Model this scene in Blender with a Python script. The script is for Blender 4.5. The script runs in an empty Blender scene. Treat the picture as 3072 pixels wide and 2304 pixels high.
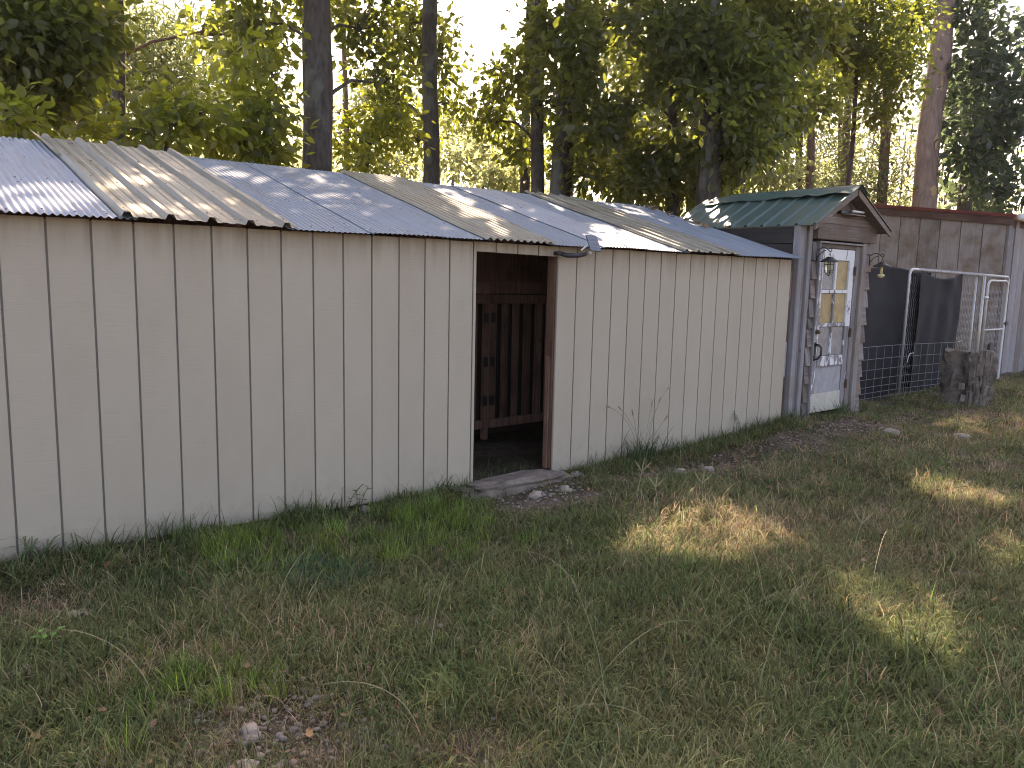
import bpy, bmesh, math, random
import numpy as np
from mathutils import Vector, Matrix, noise
random.seed(7); rng = np.random.default_rng(7)
sc = bpy.context.scene
COL = sc.collection
R = math.radians

# ------------------------------------------------------------------ camera
cam_d = bpy.data.cameras.new('camera'); cam = bpy.data.objects.new('camera', cam_d); COL.objects.link(cam)
cam_d.sensor_width = 36.0; cam_d.lens = 36.0*2347.5/3072; cam_d.clip_start = .05; cam_d.clip_end = 1500
_p, _r, _y = .1351, -.0228, .6858
fw = Vector((math.sin(_y)*math.cos(_p), math.cos(_y)*math.cos(_p), -math.sin(_p)))
r0 = Vector((math.cos(_y), -math.sin(_y), 0)); d0 = fw.cross(r0)
rr = r0*math.cos(_r)+d0*math.sin(_r); dd = -r0*math.sin(_r)+d0*math.cos(_r)
up = -dd
cam.matrix_world = Matrix(((rr.x, up.x, -fw.x, -.5318), (rr.y, up.y, -fw.y, -4.927), (rr.z, up.z, -fw.z, 1.606), (0, 0, 0, 1)))
sc.camera = cam
CAM = np.array([-.5318, -4.927, 1.606])

# ------------------------------------------------------------------ sky, sun, exposure
SUN_AZ, SUN_EL = R(42), R(44)       # azimuth clockwise from +Y
world = bpy.data.worlds.new('World'); sc.world = world; world.use_nodes = True
wn = world.node_tree.nodes; wl = world.node_tree.links
sky = wn.new('ShaderNodeTexSky'); sky.sky_type = 'NISHITA'; sky.sun_disc = False
sky.sun_elevation = SUN_EL; sky.sun_rotation = SUN_AZ; sky.dust_density = 3.0; sky.air_density = 1.0; sky.ozone_density = 1.0
bg = wn['Background']; wl.new(sky.outputs[0], bg.inputs[0]); bg.inputs[1].default_value = .15
SUND = np.array([math.sin(SUN_AZ)*math.cos(SUN_EL), math.cos(SUN_AZ)*math.cos(SUN_EL), math.sin(SUN_EL)])
sl = bpy.data.lights.new('sun', 'SUN'); sl.energy = 5.0; sl.angle = R(.53); sl.color = (1, .90, .74)
so = bpy.data.objects.new('sun', sl); COL.objects.link(so)
so.rotation_euler = Vector(-SUND).to_track_quat('-Z', 'Y').to_euler(); so.location = (20, 20, 30)
sc.view_settings.view_transform = 'Standard'; sc.view_settings.look = 'None'
sc.view_settings.exposure = 1.82; sc.view_settings.gamma = 1; sc.view_settings.use_curve_mapping = False
sc.view_settings.use_white_balance = True; sc.view_settings.white_balance_temperature = 7950; sc.view_settings.white_balance_tint = 22
sc.cycles.use_denoising = True; sc.cycles.denoising_prefilter = 'ACCURATE'
sc.cycles.pixel_filter_type = 'BLACKMAN_HARRIS'; sc.cycles.filter_width = 1.0
sc.cycles.max_bounces = 8; sc.cycles.diffuse_bounces = 4; sc.cycles.transmission_bounces = 4; sc.cycles.transparent_max_bounces = 8

# ------------------------------------------------------------------ materials
class NT:
    def __init__(s, name):
        s.m = bpy.data.materials.new(name); s.m.use_nodes = True; s.n = s.m.node_tree.nodes; s.l = s.m.node_tree.links
        s.b = s.n['Principled BSDF']; s.tc = s.n.new('ShaderNodeTexCoord'); s.oi = s.n.new('ShaderNodeObjectInfo')
    def L(s, a, b): s.l.new(a, b)
    def coords(s, scale=(1, 1, 1), rnd=True, kind='Object'):
        mp = s.n.new('ShaderNodeMapping'); mp.inputs['Scale'].default_value = scale
        s.L(s.tc.outputs[kind], mp.inputs['Vector'])
        if rnd:
            mu = s.n.new('ShaderNodeVectorMath'); mu.operation = 'SCALE'; mu.inputs[0].default_value = (37, 91, 53)
            s.L(s.oi.outputs['Random'], mu.inputs['Scale']); s.L(mu.outputs[0], mp.inputs['Location'])
        return mp.outputs[0]
    def noise(s, vec, scale=5, detail=4, rough=.6, dist=0):
        t = s.n.new('ShaderNodeTexNoise'); t.inputs['Scale'].default_value = scale; t.inputs['Detail'].default_value = detail
        t.inputs['Roughness'].default_value = rough; t.inputs['Distortion'].default_value = dist; s.L(vec, t.inputs['Vector']); return t.outputs['Fac']
    def vor(s, vec, scale=5, feature='F1'):
        t = s.n.new('ShaderNodeTexVoronoi'); t.inputs['Scale'].default_value = scale; t.feature = feature; s.L(vec, t.inputs['Vector']); return t.outputs['Distance']
    def ramp(s, fac, stops):
        r = s.n.new('ShaderNodeValToRGB'); e = r.color_ramp.elements
        while len(e) < len(stops): e.new(.5)
        for i, (p, c) in enumerate(stops): e[i].position = p; e[i].color = (*c, 1) if len(c) == 3 else c
        s.L(fac, r.inputs[0]); return r.outputs[0]
    def mix(s, fac, a, b, mode='MIX'):
        m = s.n.new('ShaderNodeMix'); m.data_type = 'RGBA'; m.blend_type = mode
        for k, v in ((0, fac), (6, a), (7, b)):
            if hasattr(v, 'is_linked') or hasattr(v, 'links'): s.L(v, m.inputs[k])
            elif k == 0: m.inputs[0].default_value = v
            else: m.inputs[k].default_value = (*v, 1)
        return m.outputs[2]
    def bump(s, h, strength=.4, dist=.01, prev=None):
        b = s.n.new('ShaderNodeBump'); b.inputs['Strength'].default_value = strength; b.inputs['Distance'].default_value = dist
        s.L(h, b.inputs['Height'])
        if prev is not None: s.L(prev, b.inputs['Normal'])
        return b.outputs[0]
    def out(s, col=None, rough=.7, metal=0, nrm=None, spec=None):
        if col is not None:
            if isinstance(col, tuple): s.b.inputs['Base Color'].default_value = (*col, 1)
            else: s.L(col, s.b.inputs['Base Color'])
        if isinstance(rough, (int, float)): s.b.inputs['Roughness'].default_value = rough
        else: s.L(rough, s.b.inputs['Roughness'])
        s.b.inputs['Metallic'].default_value = metal
        if nrm is not None: s.L(nrm, s.b.inputs['Normal'])
        if spec is not None: s.b.inputs['Specular IOR Level'].default_value = spec
        return s.m

G3 = lambda v: (v, v, v)
def wood(name, dark, light, stain=None, axis=2, rough=.85, knots=True, var=.25):
    s = NT(name); sc_ = [26, 26, 26]; sc_[axis] = 1.3
    v = s.coords(tuple(sc_)); g = s.noise(v, 1.6, 6, .65, .6)
    c = s.ramp(g, [(.3, dark), (.7, light)])
    v2 = s.coords((1.2, 1.2, 1.2)); n2 = s.noise(v2, 2.2, 4)
    if stain is not None: c = s.mix(s.ramp(n2, [(.45, G3(0)), (.72, G3(1))]), c, stain)
    hv = s.n.new('ShaderNodeHueSaturation'); s.L(c, hv.inputs['Color'])
    mr = s.n.new('ShaderNodeMapRange'); mr.inputs['To Min'].default_value = 1-var; mr.inputs['To Max'].default_value = 1+var
    s.L(s.oi.outputs['Random'], mr.inputs['Value']); s.L(mr.outputs[0], hv.inputs['Value'])
    c = hv.outputs[0]
    if knots:
        sk = [7, 7, 7]; sk[axis] = 2.6
        k = s.vor(s.coords(tuple(sk)), 1.0); c = s.mix(s.ramp(k, [(.04, G3(.75)), (.11, G3(0))]), c, tuple(x*.45 for x in dark))
    return s.out(c, rough, 0, s.bump(g, .5, .004), .2)
W_GREY = wood('weathered_grey_wood', (.13, .11, .105), (.30, .27, .26), (.20, .155, .12))
W_GREYX = wood('weathered_grey_wood_level', (.13, .10, .09), (.30, .25, .225), (.19, .13, .09), axis=0)
W_SILV = wood('silvered_wood', (.17, .16, .17), (.31, .30, .31), (.22, .19, .17))
W_BARN = wood('barn_board_wood', (.235, .205, .195), (.35, .31, .295), (.17, .12, .085), var=.16)
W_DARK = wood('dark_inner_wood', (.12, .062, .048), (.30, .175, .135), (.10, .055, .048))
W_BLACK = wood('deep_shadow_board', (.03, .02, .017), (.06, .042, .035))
W_BROWN = wood('brown_stud_wood', (.12, .062, .042), (.26, .145, .10), (.08, .05, .04))
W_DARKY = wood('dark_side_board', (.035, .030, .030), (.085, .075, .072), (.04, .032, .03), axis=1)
W_FASC = wood('brown_fascia_wood', (.10, .06, .05), (.17, .11, .09), (.10, .05, .045), axis=1)

def siding():
    s = NT('beige_siding_paint')
    g = s.noise(s.coords((3, 3, 46)), 1.5, 5, .6, 1.5)
    g2 = s.noise(s.coords((9, 9, 160)), 1.0, 3, .5)
    c = s.mix(s.ramp(s.noise(s.coords((1, 1, .5), kind='Object'), 2.2, 4), [(.3, G3(0)), (.75, G3(1))]), (.405, .345, .272), (.45, .39, .312))
    # grime that ran down from the roof edge, and mud splash at the foot
    geo = s.n.new('ShaderNodeNewGeometry'); sp = s.n.new('ShaderNodeSeparateXYZ'); s.L(geo.outputs['Position'], sp.inputs[0])
    st = s.noise(s.coords((14, 14, 1.2)), 1.0, 3)
    mp = s.n.new('ShaderNodeMapRange'); mp.inputs['From Min'].default_value = 1.62; mp.inputs['From Max'].default_value = 1.84; s.L(sp.outputs['Z'], mp.inputs['Value'])
    mu = s.n.new('ShaderNodeMath'); mu.operation = 'MULTIPLY'; s.L(mp.outputs[0], mu.inputs[0]); s.L(s.ramp(st, [(.42, G3(.1)), (.78, G3(.7))]), mu.inputs[1])
    c = s.mix(mu.outputs[0], c, (.22, .155, .10))
    mp2 = s.n.new('ShaderNodeMapRange'); mp2.inputs['From Min'].default_value = .28; mp2.inputs['From Max'].default_value = -.04; s.L(sp.outputs['Z'], mp2.inputs['Value'])
    mu2 = s.n.new('ShaderNodeMath'); mu2.operation = 'MULTIPLY'; s.L(mp2.outputs[0], mu2.inputs[0]); s.L(s.ramp(s.noise(s.coords((6, 6, 6)), 1.5, 5), [(.46, G3(0)), (.75, G3(.5))]), mu2.inputs[1])
    c = s.mix(mu2.outputs[0], c, (.24, .20, .15))
    n = s.bump(g, .22, .005); n = s.bump(g2, .12, .002, n)
    return s.out(c, .62, 0, n, .35)
SIDING = siding()
s = NT('groove_board'); GROOVE = s.out((.30, .275, .25), .9)

def metal_sheet(name, c1, c2, c3, rough=.5, metal=.35, streak=1.0, trans=0):
    s = NT(name)
    a = s.noise(s.coords((1, 1, 1)), 3.0, 6, .65); b = s.noise(s.coords((22, 1.1, 1.1)), 1.3, 5, .6)
    c = s.mix(s.ramp(a, [(.32, G3(0)), (.68, G3(1))]), c1, c2)
    c = s.mix(s.ramp(b, [(.50, G3(0)), (.75, G3(.75*streak))]), c, c3)
    sp = s.noise(s.coords((1, 1, 1)), 60, 3, .7); c = s.mix(s.ramp(sp, [(.66, G3(0)), (.74, G3(.6))]), c, (.09, .07, .05))
    rgh = s.ramp(a, [(.3, G3(rough-.1)), (.7, G3(rough+.2))])
    m = s.out(c, rgh, metal, s.bump(sp, .15, .002), .4)
    return m
M_GALV = metal_sheet('galvanised_sheet', (.30, .32, .36), (.38, .40, .44), (.24, .23, .23), .55, .25)
M_GALV2 = metal_sheet('dull_galvanised_sheet', (.20, .24, .285), (.26, .30, .345), (.165, .16, .165), .6, .2)
M_YEL = metal_sheet('weathered_fibreglass', (.22, .20, .15), (.33, .305, .25), (.15, .12, .075), .42, 0, 1.2)
M_GREEN = metal_sheet('green_painted_sheet', (.062, .108, .096), (.085, .14, .122), (.10, .11, .09), .42, .1, .6)
M_RED = metal_sheet('dark_red_sheet', (.18, .035, .035), (.24, .06, .055), (.12, .04, .04), .5, .1, .6)
M_PALEUNDER = metal_sheet('pale_sheet_underside', (.42, .40, .38), (.5, .48, .46), (.3, .24, .2), .6, 0, .8)
s = NT('galvanised_pipe'); M_PIPE = s.out(s.mix(s.noise(s.coords(), 14, 4), (.42, .42, .43), (.62, .62, .62)), .5, .45)
s = NT('white_plastic'); M_WHITE = s.out(s.mix(s.noise(s.coords(), 6, 4), (.72, .72, .70), (.8, .8, .79)), .45)
s = NT('dull_wire'); M_WIRE = s.out((.20, .20, .21), .6, .4)
s = NT('silver_chain_wire'); M_CHAIN = s.out((.40, .40, .41), .5, .5)
s = NT('black_iron'); M_IRON = s.out(s.mix(s.noise(s.coords(), 30, 4), (.018, .018, .02), (.05, .045, .04)), .5, .3)
s = NT('black_plastic'); M_BPLA = s.out((.03, .03, .033), .45)
s = NT('solar_cell'); M_SOLAR = s.out(s.mix(s.ramp(s.noise(s.coords((1, 40, 40)), 1, 1), [(.45, G3(0)), (.55, G3(1))]), (.07, .09, .12), (.10, .12, .15)), .22, 0, None, .6)
s = NT('old_brass'); M_BRASS = s.out(s.mix(s.noise(s.coords(), 25, 4), (.06, .045, .03), (.17, .13, .09)), .5, .5)
s = NT('rusty_hinge'); M_RUST = s.out(s.mix(s.noise(s.coords(), 40, 4), (.05, .025, .018), (.16, .09, .06)), .8, .2)
s = NT('yellow_bulb'); M_BULB = s.out((.62, .55, .28), .3)
s = NT('clear_lamp_glass')
s.b.inputs['Transmission Weight'].default_value = .75; M_GLASS = s.out((.75, .76, .62), .12)
def cloth_mat():
    s = NT('black_shade_cloth'); w = s.noise(s.coords((1, 1, 1)), 5, 5)
    f = s.noise(s.coords((400, 400, 60)), 1, 2)
    return s.out(s.mix(s.ramp(w, [(.3, G3(0)), (.7, G3(1))]), (.007, .0075, .012), (.015, .0155, .022)), .75, 0, s.bump(f, .3, .002), .3)
M_CLOTH = cloth_mat()
def door_paint(name, amount):
    s = NT(name)
    w = s.noise(s.coords((26, 26, 1.4)), 1.3, 5); base = s.ramp(w, [(.3, (.15, .135, .14)), (.7, (.34, .31, .32))])
    ch = s.noise(s.coords((7, 7, 2.6)), 1.6, 7, .68, .8)
    fac = s.ramp(ch, [(amount-.015, G3(0)), (amount+.015, G3(1))])
    c = s.mix(fac, base, (.72, .72, .73))
    return s.out(c, .65, 0, s.bump(fac, .6, .003), .3)
M_DOORW = door_paint('flaking_white_paint', .42)
M_DOORM = door_paint('half_bare_white_paint', .53)
M_DOORB = door_paint('mostly_bare_paint', .62)
s = NT('yellowed_pane_board'); M_PANEY = s.out(s.mix(s.ramp(s.noise(s.coords((5, 5, 5)), 1.4, 6, .6, 1.2), [(.3, G3(0)), (.7, G3(1))]), (.26, .18, .085), (.46, .34, .17)), .35)
s = NT('grey_pane_board'); M_PANEG = s.out(s.mix(s.ramp(s.noise(s.coords((6, 6, 6)), 1.4, 6, .6, 1.2), [(.3, G3(0)), (.7, G3(1))]), (.20, .185, .185), (.33, .31, .31)), .4)
s = NT('bare_lower_panel'); M_PANL = s.out(s.mix(s.ramp(s.noise(s.coords((8, 8, 4)), 1.4, 6, .6, .8), [(.3, G3(0)), (.7, G3(1))]), (.28, .26, .275), (.42, .40, .42)), .7)
s = NT('pale_kick_panel'); M_KICK = s.out(s.mix(s.ramp(s.noise(s.coords((8, 8, 4)), 1.4, 6, .6, .8), [(.3, G3(0)), (.7, G3(1))]), (.42, .39, .32), (.58, .55, .48)), .7)

def bark(name, d, l, lich=None, sc_=1.0):
    s = NT(name)
    v = s.coords((9*sc_, 9*sc_, 2.0*sc_)); a = s.vor(v, 1.6); n = s.noise(v, 2.2, 6, .7)
    c = s.mix(s.ramp(n, [(.3, G3(0)), (.7, G3(1))]), d, l)
    if lich: c = s.mix(s.ramp(s.noise(s.coords((1.6, 1.6, 1.0)), 1.8, 6, .6), [(.52, G3(0)), (.6, G3(.8))]), c, lich)
    nm = s.bump(a, .9, .03); nm = s.bump(n, .6, .015, nm)
    return s.out(c, .9, 0, nm, .1)
B_OAK = bark('dark_oak_bark', (.045, .038, .034), (.12, .105, .095), (.14, .145, .13))
B_PINE = bark('pine_bark', (.10, .065, .05), (.22, .15, .12), None, .8)
B_DEAD = bark('peeling_pine_bark', (.20, .14, .12), (.38, .29, .25), None, .6)
s = NT('bare_sapwood'); M_SAP = s.out(s.mix(s.noise(s.coords((6, 6, 2)), 1.5, 4), (.42, .27, .14), (.52, .37, .22)), .75)

def leaf_mat(name, c1, c2, tr, trf=.45, rough=.36):
    s = NT(name)
    at = s.n.new('ShaderNodeAttribute'); at.attribute_name = 'tone'
    c = s.mix(at.outputs['Fac'], c1, c2)
    s.out(c, rough, 0, None, .5)
    t = s.n.new('ShaderNodeBsdfTranslucent'); tc = s.mix(at.outputs['Fac'], tr, tuple(min(1, x*1.35) for x in tr)); s.L(tc, t.inputs['Color'])
    m = s.n.new('ShaderNodeMixShader'); m.inputs[0].default_value = trf
    s.L(s.b.outputs[0], m.inputs[1]); s.L(t.outputs[0], m.inputs[2]); s.L(m.outputs[0], s.n['Material Output'].inputs['Surface'])
    return s.m
LF_OAK = leaf_mat('oak_leaf', (.013, .022, .010), (.040, .054, .022), (.34, .40, .06), .38, .36)
LF_UND = leaf_mat('bright_understory_leaf', (.016, .027, .010), (.048, .066, .022), (.55, .60, .06), .42, .36)
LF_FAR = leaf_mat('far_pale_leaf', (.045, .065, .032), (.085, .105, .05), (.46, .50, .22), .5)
LF_PINE = leaf_mat('pine_needle', (.035, .065, .035), (.07, .10, .05), (.16, .20, .06), .35)
LF_COOL = leaf_mat('cool_green_leaf', (.022, .040, .032), (.045, .068, .054), (.14, .20, .09), .4)

def grass_mat(name, base, mid, tip, tr=(.2, .3, .06)):
    s = NT(name)
    at = s.n.new('ShaderNodeAttribute'); at.attribute_name = 'along'
    a2 = s.n.new('ShaderNodeAttribute'); a2.attribute_name = 'tone'
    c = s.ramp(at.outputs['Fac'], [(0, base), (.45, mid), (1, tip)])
    hv = s.n.new('ShaderNodeHueSaturation'); s.L(c, hv.inputs['Color'])
    mr = s.n.new('ShaderNodeMapRange'); mr.inputs['To Min'].default_value = .35; mr.inputs['To Max'].default_value = 1.9
    s.L(a2.outputs['Fac'], mr.inputs['Value']); s.L(mr.outputs[0], hv.inputs['Value'])
    mv = s.n.new('ShaderNodeMath'); mv.operation = 'MULTIPLY'; s.L(mr.outputs[0], mv.inputs[0]); mo = s.n.new('ShaderNodeMapRange'); mo.inputs['To Min'].default_value = .6; mo.inputs['To Max'].default_value = 1.4
    fr = s.n.new('ShaderNodeMath'); fr.operation = 'MULTIPLY'; fr.inputs[1].default_value = 17.0; s.L(s.oi.outputs['Random'], fr.inputs[0]); ff = s.n.new('ShaderNodeMath'); ff.operation = 'FRACT'; s.L(fr.outputs[0], ff.inputs[0])
    s.L(ff.outputs[0], mo.inputs['Value']); s.L(mo.outputs[0], mv.inputs[1]); s.L(mv.outputs[0], hv.inputs['Value'])
    m2 = s.n.new('ShaderNodeMapRange'); m2.inputs['To Min'].default_value = .475; m2.inputs['To Max'].default_value = .52
    s.L(s.oi.outputs['Random'], m2.inputs['Value']); s.L(m2.outputs[0], hv.inputs['Hue'])
    s.out(hv.outputs[0], .6, 0, None, .3)
    t = s.n.new('ShaderNodeBsdfTranslucent'); s.L(hv.outputs[0], t.inputs['Color'])
    m = s.n.new('ShaderNodeMixShader'); m.inputs[0].default_value = .5
    s.L(s.b.outputs[0], m.inputs[1]); s.L(t.outputs[0], m.inputs[2]); s.L(m.outputs[0], s.n['Material Output'].inputs['Surface'])
    return s.m
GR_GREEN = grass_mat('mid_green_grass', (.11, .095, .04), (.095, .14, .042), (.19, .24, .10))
GR_BRIGHT = grass_mat('bright_green_grass', (.10, .12, .03), (.13, .20, .035), (.18, .26, .06))
GR_DRY = grass_mat('dry_tan_grass', (.16, .11, .06), (.30, .225, .13), (.44, .36, .22))
GR_OLIVE = grass_mat('olive_grass', (.13, .10, .045), (.155, .155, .06), (.30, .28, .14))
GR_BLUE = grass_mat('blue_green_grass', (.05, .08, .045), (.055, .12, .06), (.09, .18, .10))

def ground_mat():
    s = NT('dirt_and_thatch')
    v = s.coords((1, 1, 1), rnd=False)
    a = s.noise(v, 1.1, 5); b = s.noise(v, 9, 6, .7); c3 = s.noise(v, 70, 4, .7)
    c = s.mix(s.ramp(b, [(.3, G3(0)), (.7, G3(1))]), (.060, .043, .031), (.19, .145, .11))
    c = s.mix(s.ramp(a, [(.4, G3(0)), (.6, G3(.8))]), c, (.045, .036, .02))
    c = s.mix(s.ramp(c3, [(.55, G3(0)), (.7, G3(.55))]), c, (.33, .27, .21))
    n = s.bump(b, .6, .03); n = s.bump(c3, .6, .006, n)
    return s.out(c, .95, 0, n, .1)
M_GROUND = ground_mat()
def stone_mat(name, a, b, rel=6):
    s = NT(name); n1 = s.noise(s.coords((1, 1, 1)), rel, 7, .7)
    c = s.mix(s.ramp(n1, [(.3, G3(0)), (.7, G3(1))]), a, b)
    return s.out(c, .9, 0, s.bump(n1, .7, .015), .2)
M_STONE = stone_mat('pale_limestone', (.20, .16, .13), (.44, .37, .31), 14)
M_SLAB = stone_mat('mottled_grey_slab', (.11, .085, .068), (.25, .205, .17), 11)
M_PEB = stone_mat('pebble_chips', (.26, .21, .18), (.50, .43, .38), 30)
s = NT('fallen_leaf'); M_DLEAF = s.out(s.ramp(s.oi.outputs['Random'], [(0, (.14, .07, .035)), (.5, (.25, .14, .07)), (1, (.33, .20, .11))]), .8)
def leafdead():
    s = NT('fallen_oak_leaf'); at = s.n.new('ShaderNodeAttribute'); at.attribute_name = 'tone'
    return s.out(s.ramp(at.outputs['Fac'], [(0, (.12, .06, .035)), (.6, (.22, .13, .075)), (1, (.38, .20, .09))]), .8)
M_DLEAF = leafdead()

# ------------------------------------------------------------------ object helpers
def tag(o, label=None, cat=None, group=None, kind=None):
    if label: o['label'] = label
    if cat: o['category'] = cat
    if group: o['group'] = group
    if kind: o['kind'] = kind
    return o
def empty(name, loc, label, cat, group=None):
    o = bpy.data.objects.new(name, None); COL.objects.link(o); o.location = loc; o.empty_display_size = .2
    return tag(o, label, cat, group)
def link(name, me, mat, parent=None, origin=None):
    o = bpy.data.objects.new(name, me); COL.objects.link(o)
    if mat is not None:
        for m in (mat if isinstance(mat, (list, tuple)) else [mat]): me.materials.append(m)
    if origin is not None:
        me.transform(Matrix.Translation(-Vector(origin))); o.location = origin
    if parent is not None:
        o.parent = parent; o.matrix_parent_inverse = Matrix.Identity(4)
        o.location = Vector(o.location)-Vector(parent.location)      # things carry no rotation
        if origin is None:
            pass
    return o
class MB:
    def __init__(s): s.v = []; s.f = []
    def add(s, vs, fs):
        k = len(s.v); s.v += [tuple(map(float, p)) for p in vs]; s.f += [tuple(i+k for i in f) for f in fs]; return s
    def box(s, x0, x1, y0, y1, z0, z1):
        return s.add([(x0, y0, z0), (x1, y0, z0), (x1, y1, z0), (x0, y1, z0), (x0, y0, z1), (x1, y0, z1), (x1, y1, z1), (x0, y1, z1)],
                     [(0, 3, 2, 1), (4, 5, 6, 7), (0, 1, 5, 4), (1, 2, 6, 5), (2, 3, 7, 6), (3, 0, 4, 7)])
    def hexa(s, P):
        return s.add(P, [(0, 3, 2, 1), (4, 5, 6, 7), (0, 1, 5, 4), (1, 2, 6, 5), (2, 3, 7, 6), (3, 0, 4, 7)])
    def tube(s, pts, rad, n=8, cap=True):
        pts = [Vector(p) for p in pts]; m = len(pts)
        if isinstance(rad, (int, float)): rad = [rad]*m
        vs = []; fs = []; prev = None
        for i, p in enumerate(pts):
            t = (pts[min(i+1, m-1)]-pts[max(i-1, 0)]).normalized()
            a = (Vector((0, 0, 1)) if abs(t.z) < .9 else Vector((1, 0, 0))) if prev is None else prev
            a = (a-t*a.dot(t)).normalized(); prev = a; b = t.cross(a)
            for j in range(n):
                q = 2*math.pi*j/n; vs.append(p+(a*math.cos(q)+b*math.sin(q))*rad[i])
        for i in range(m-1):
            for j in range(n):
                fs.append((i*n+j, i*n+(j+1) % n, (i+1)*n+(j+1) % n, (i+1)*n+j))
        if cap: fs.append(tuple(range(n))[::-1]); fs.append(tuple((m-1)*n+j for j in range(n)))
        return s.add(vs, fs)
    def lathe(s, c, prof, n=16):
        vs = []; fs = []
        for (r, z) in prof:
            for j in range(n):
                q = 2*math.pi*j/n; vs.append((c[0]+r*math.cos(q), c[1]+r*math.sin(q), c[2]+z))
        for i in range(len(prof)-1):
            for j in range(n): fs.append((i*n+j, i*n+(j+1) % n, (i+1)*n+(j+1) % n, (i+1)*n+j))
        return s.add(vs, fs)
    def mesh(s, name, smooth=False, bevel=0):
        me = bpy.data.meshes.new(name); me.from_pydata(s.v, [], s.f); me.update()
        bm = bmesh.new(); bm.from_mesh(me)
        if bevel: bmesh.ops.bevel(bm, geom=bm.edges[:], offset=bevel, segments=1, affect='EDGES')
        bmesh.ops.recalc_face_normals(bm, faces=bm.faces[:])
        bm.to_mesh(me); bm.free()
        if smooth: me.polygons.foreach_set('use_smooth', [True]*len(me.polygons))
        return me
    def build(s, name, mat, parent=None, smooth=False, bevel=0):
        me = s.mesh(name, smooth, bevel); c = Vector(s.v[0])
        lo = Vector([min(v[i] for v in s.v) for i in range(3)]); hi = Vector([max(v[i] for v in s.v) for i in range(3)])
        return link(name, me, mat, parent, Vector(((lo.x+hi.x)/2, (lo.y+hi.y)/2, lo.z)))
def sub(o, parent):     # re-parent a finished mesh under another, both placed in world space
    return o
def wloc(o):
    v = Vector(o.location); p = o.parent
    while p: v += Vector(p.location); p = p.parent
    return v
def child(parent, mb, name, mat, **k):
    """builds world-space geometry as a child of parent (parents carry only translations)"""
    o = mb.build(name, mat, None, **k); o.parent = parent; o.location = Vector(o.location)-wloc(parent)
    return o

# ------------------------------------------------------------------ ground
_zx = [-60, -2, 0, 2.2, 3.1, 4.4, 6.0, 6.9, 7.55, 8.5, 9.3, 11, 16, 60]
_zz = [.0, 0, 0, -.04, -.05, -.075, -.06, -.01, .05, .06, .02, .03, .05, .05]
def gz(x, y):
    x = np.asarray(x, float); y = np.asarray(y, float)
    b = np.interp(x, _zx, _zz)
    b = b*np.clip(1-(-y-.4)/2.5, 0, 1)*(y < 4)
    n = .022*np.sin(x*2.1+1.3*np.sin(y*1.7))+.018*np.sin(y*3.1+x*1.1)+.012*np.sin(5.3*x-2.9*y)
    far = np.clip((np.hypot(x, y)-25)/60, 0, 1)
    return b+n*np.clip(np.abs(y-0)*2+.15, 0, 1)*(1-far)-.03
def axis(lo, hi, step, far):
    core = np.arange(lo, hi+1e-6, step); k = step*1.15*1.18**np.arange(60); c = np.cumsum(k); c = c[c < far]
    return np.concatenate([(lo-c)[::-1], core, hi+c])
xs = axis(-3, 16, .10, 600); ys = axis(-6, 3, .09, 600)
X, Y = np.meshgrid(xs, ys); Z = gz(X, Y)
micro = rng.normal(0, .006, Z.shape); micro[(np.abs(X-6) > 11) | (np.abs(Y+1.5) > 5)] = 0; Z = Z+micro
me = bpy.data.meshes.new('ground'); nx, ny = len(xs), len(ys)
idx = np.arange(nx*ny).reshape(ny, nx)
F = np.stack([idx[:-1, :-1], idx[:-1, 1:], idx[1:, 1:], idx[1:, :-1]], -1).reshape(-1, 4)
me.from_pydata(np.stack([X, Y, Z], -1).reshape(-1, 3).tolist(), [], F.tolist()); me.polygons.foreach_set('use_smooth', [True]*len(me.polygons))
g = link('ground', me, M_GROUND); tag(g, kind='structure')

# ------------------------------------------------------------------ long shed
U = .22
def zbot(x): return float(np.interp(x, [-3, -.09, .29, 2.16, 3.01, 4.38, 6.05, 7.58], [.01, .002, -.004, -.042, -.05, -.075, -.06, .053]))
RS = (2.57-1.88)/2.32                                     # roof slope
def roofz(y): return 1.88+(y+.12)*RS
shed = empty('long_shed', (3.7, 0, 0), 'long low beige shed with vertical grooved siding, patchwork metal roof and an open doorway', 'shed')
DX0, DX1, DZ = 3.11, 3.965, 1.80
WT = 1.875
def board_mesh(x0, x1, zb0, zb1, zt):
    y0, y1 = -.012, .004
    m = MB(); m.hexa([(x0, y0, zb0), (x1, y0, zb1), (x1, y1, zb1), (x0, y1, zb0), (x0, y0, zt), (x1, y0, zt), (x1, y1, zt), (x0, y1, zt)]); return m
XEND = 7.50
for n in range(-8, 34):
    x0, x1 = n*U+.0055, (n+1)*U-.0055
    if n == 33: x1 = XEND
    if x0 >= XEND-.02: break
    zt = WT+random.uniform(-.002, .002)
    def put(a, b, z0, z1_, z2): child(shed, board_mesh(a, b, z0, z1_, z2), 'siding_board', SIDING, bevel=.0025)
    if n == 14-0:                                         # first groove right of door edge region
        put(x0, DX0, zbot(x0), zbot(DX0), zt) if DX0-x0 > .012 else None
        put(max(x0, DX0), x1, DZ, DZ-.002, zt)
    elif n in (15, 16): put(x0, x1, DZ-.003*(n-14), DZ-.003*(n-13), zt)
    elif n == 17: put(x0, DX1-.002, DZ-.01, DZ-.012, zt)
    elif n == 18:
        put(max(DX1, x0), x1, zbot(DX1), zbot(x1), zt)
    else: put(x0, x1, zbot(x0), zbot(x1), zt)
put_last = None
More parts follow.
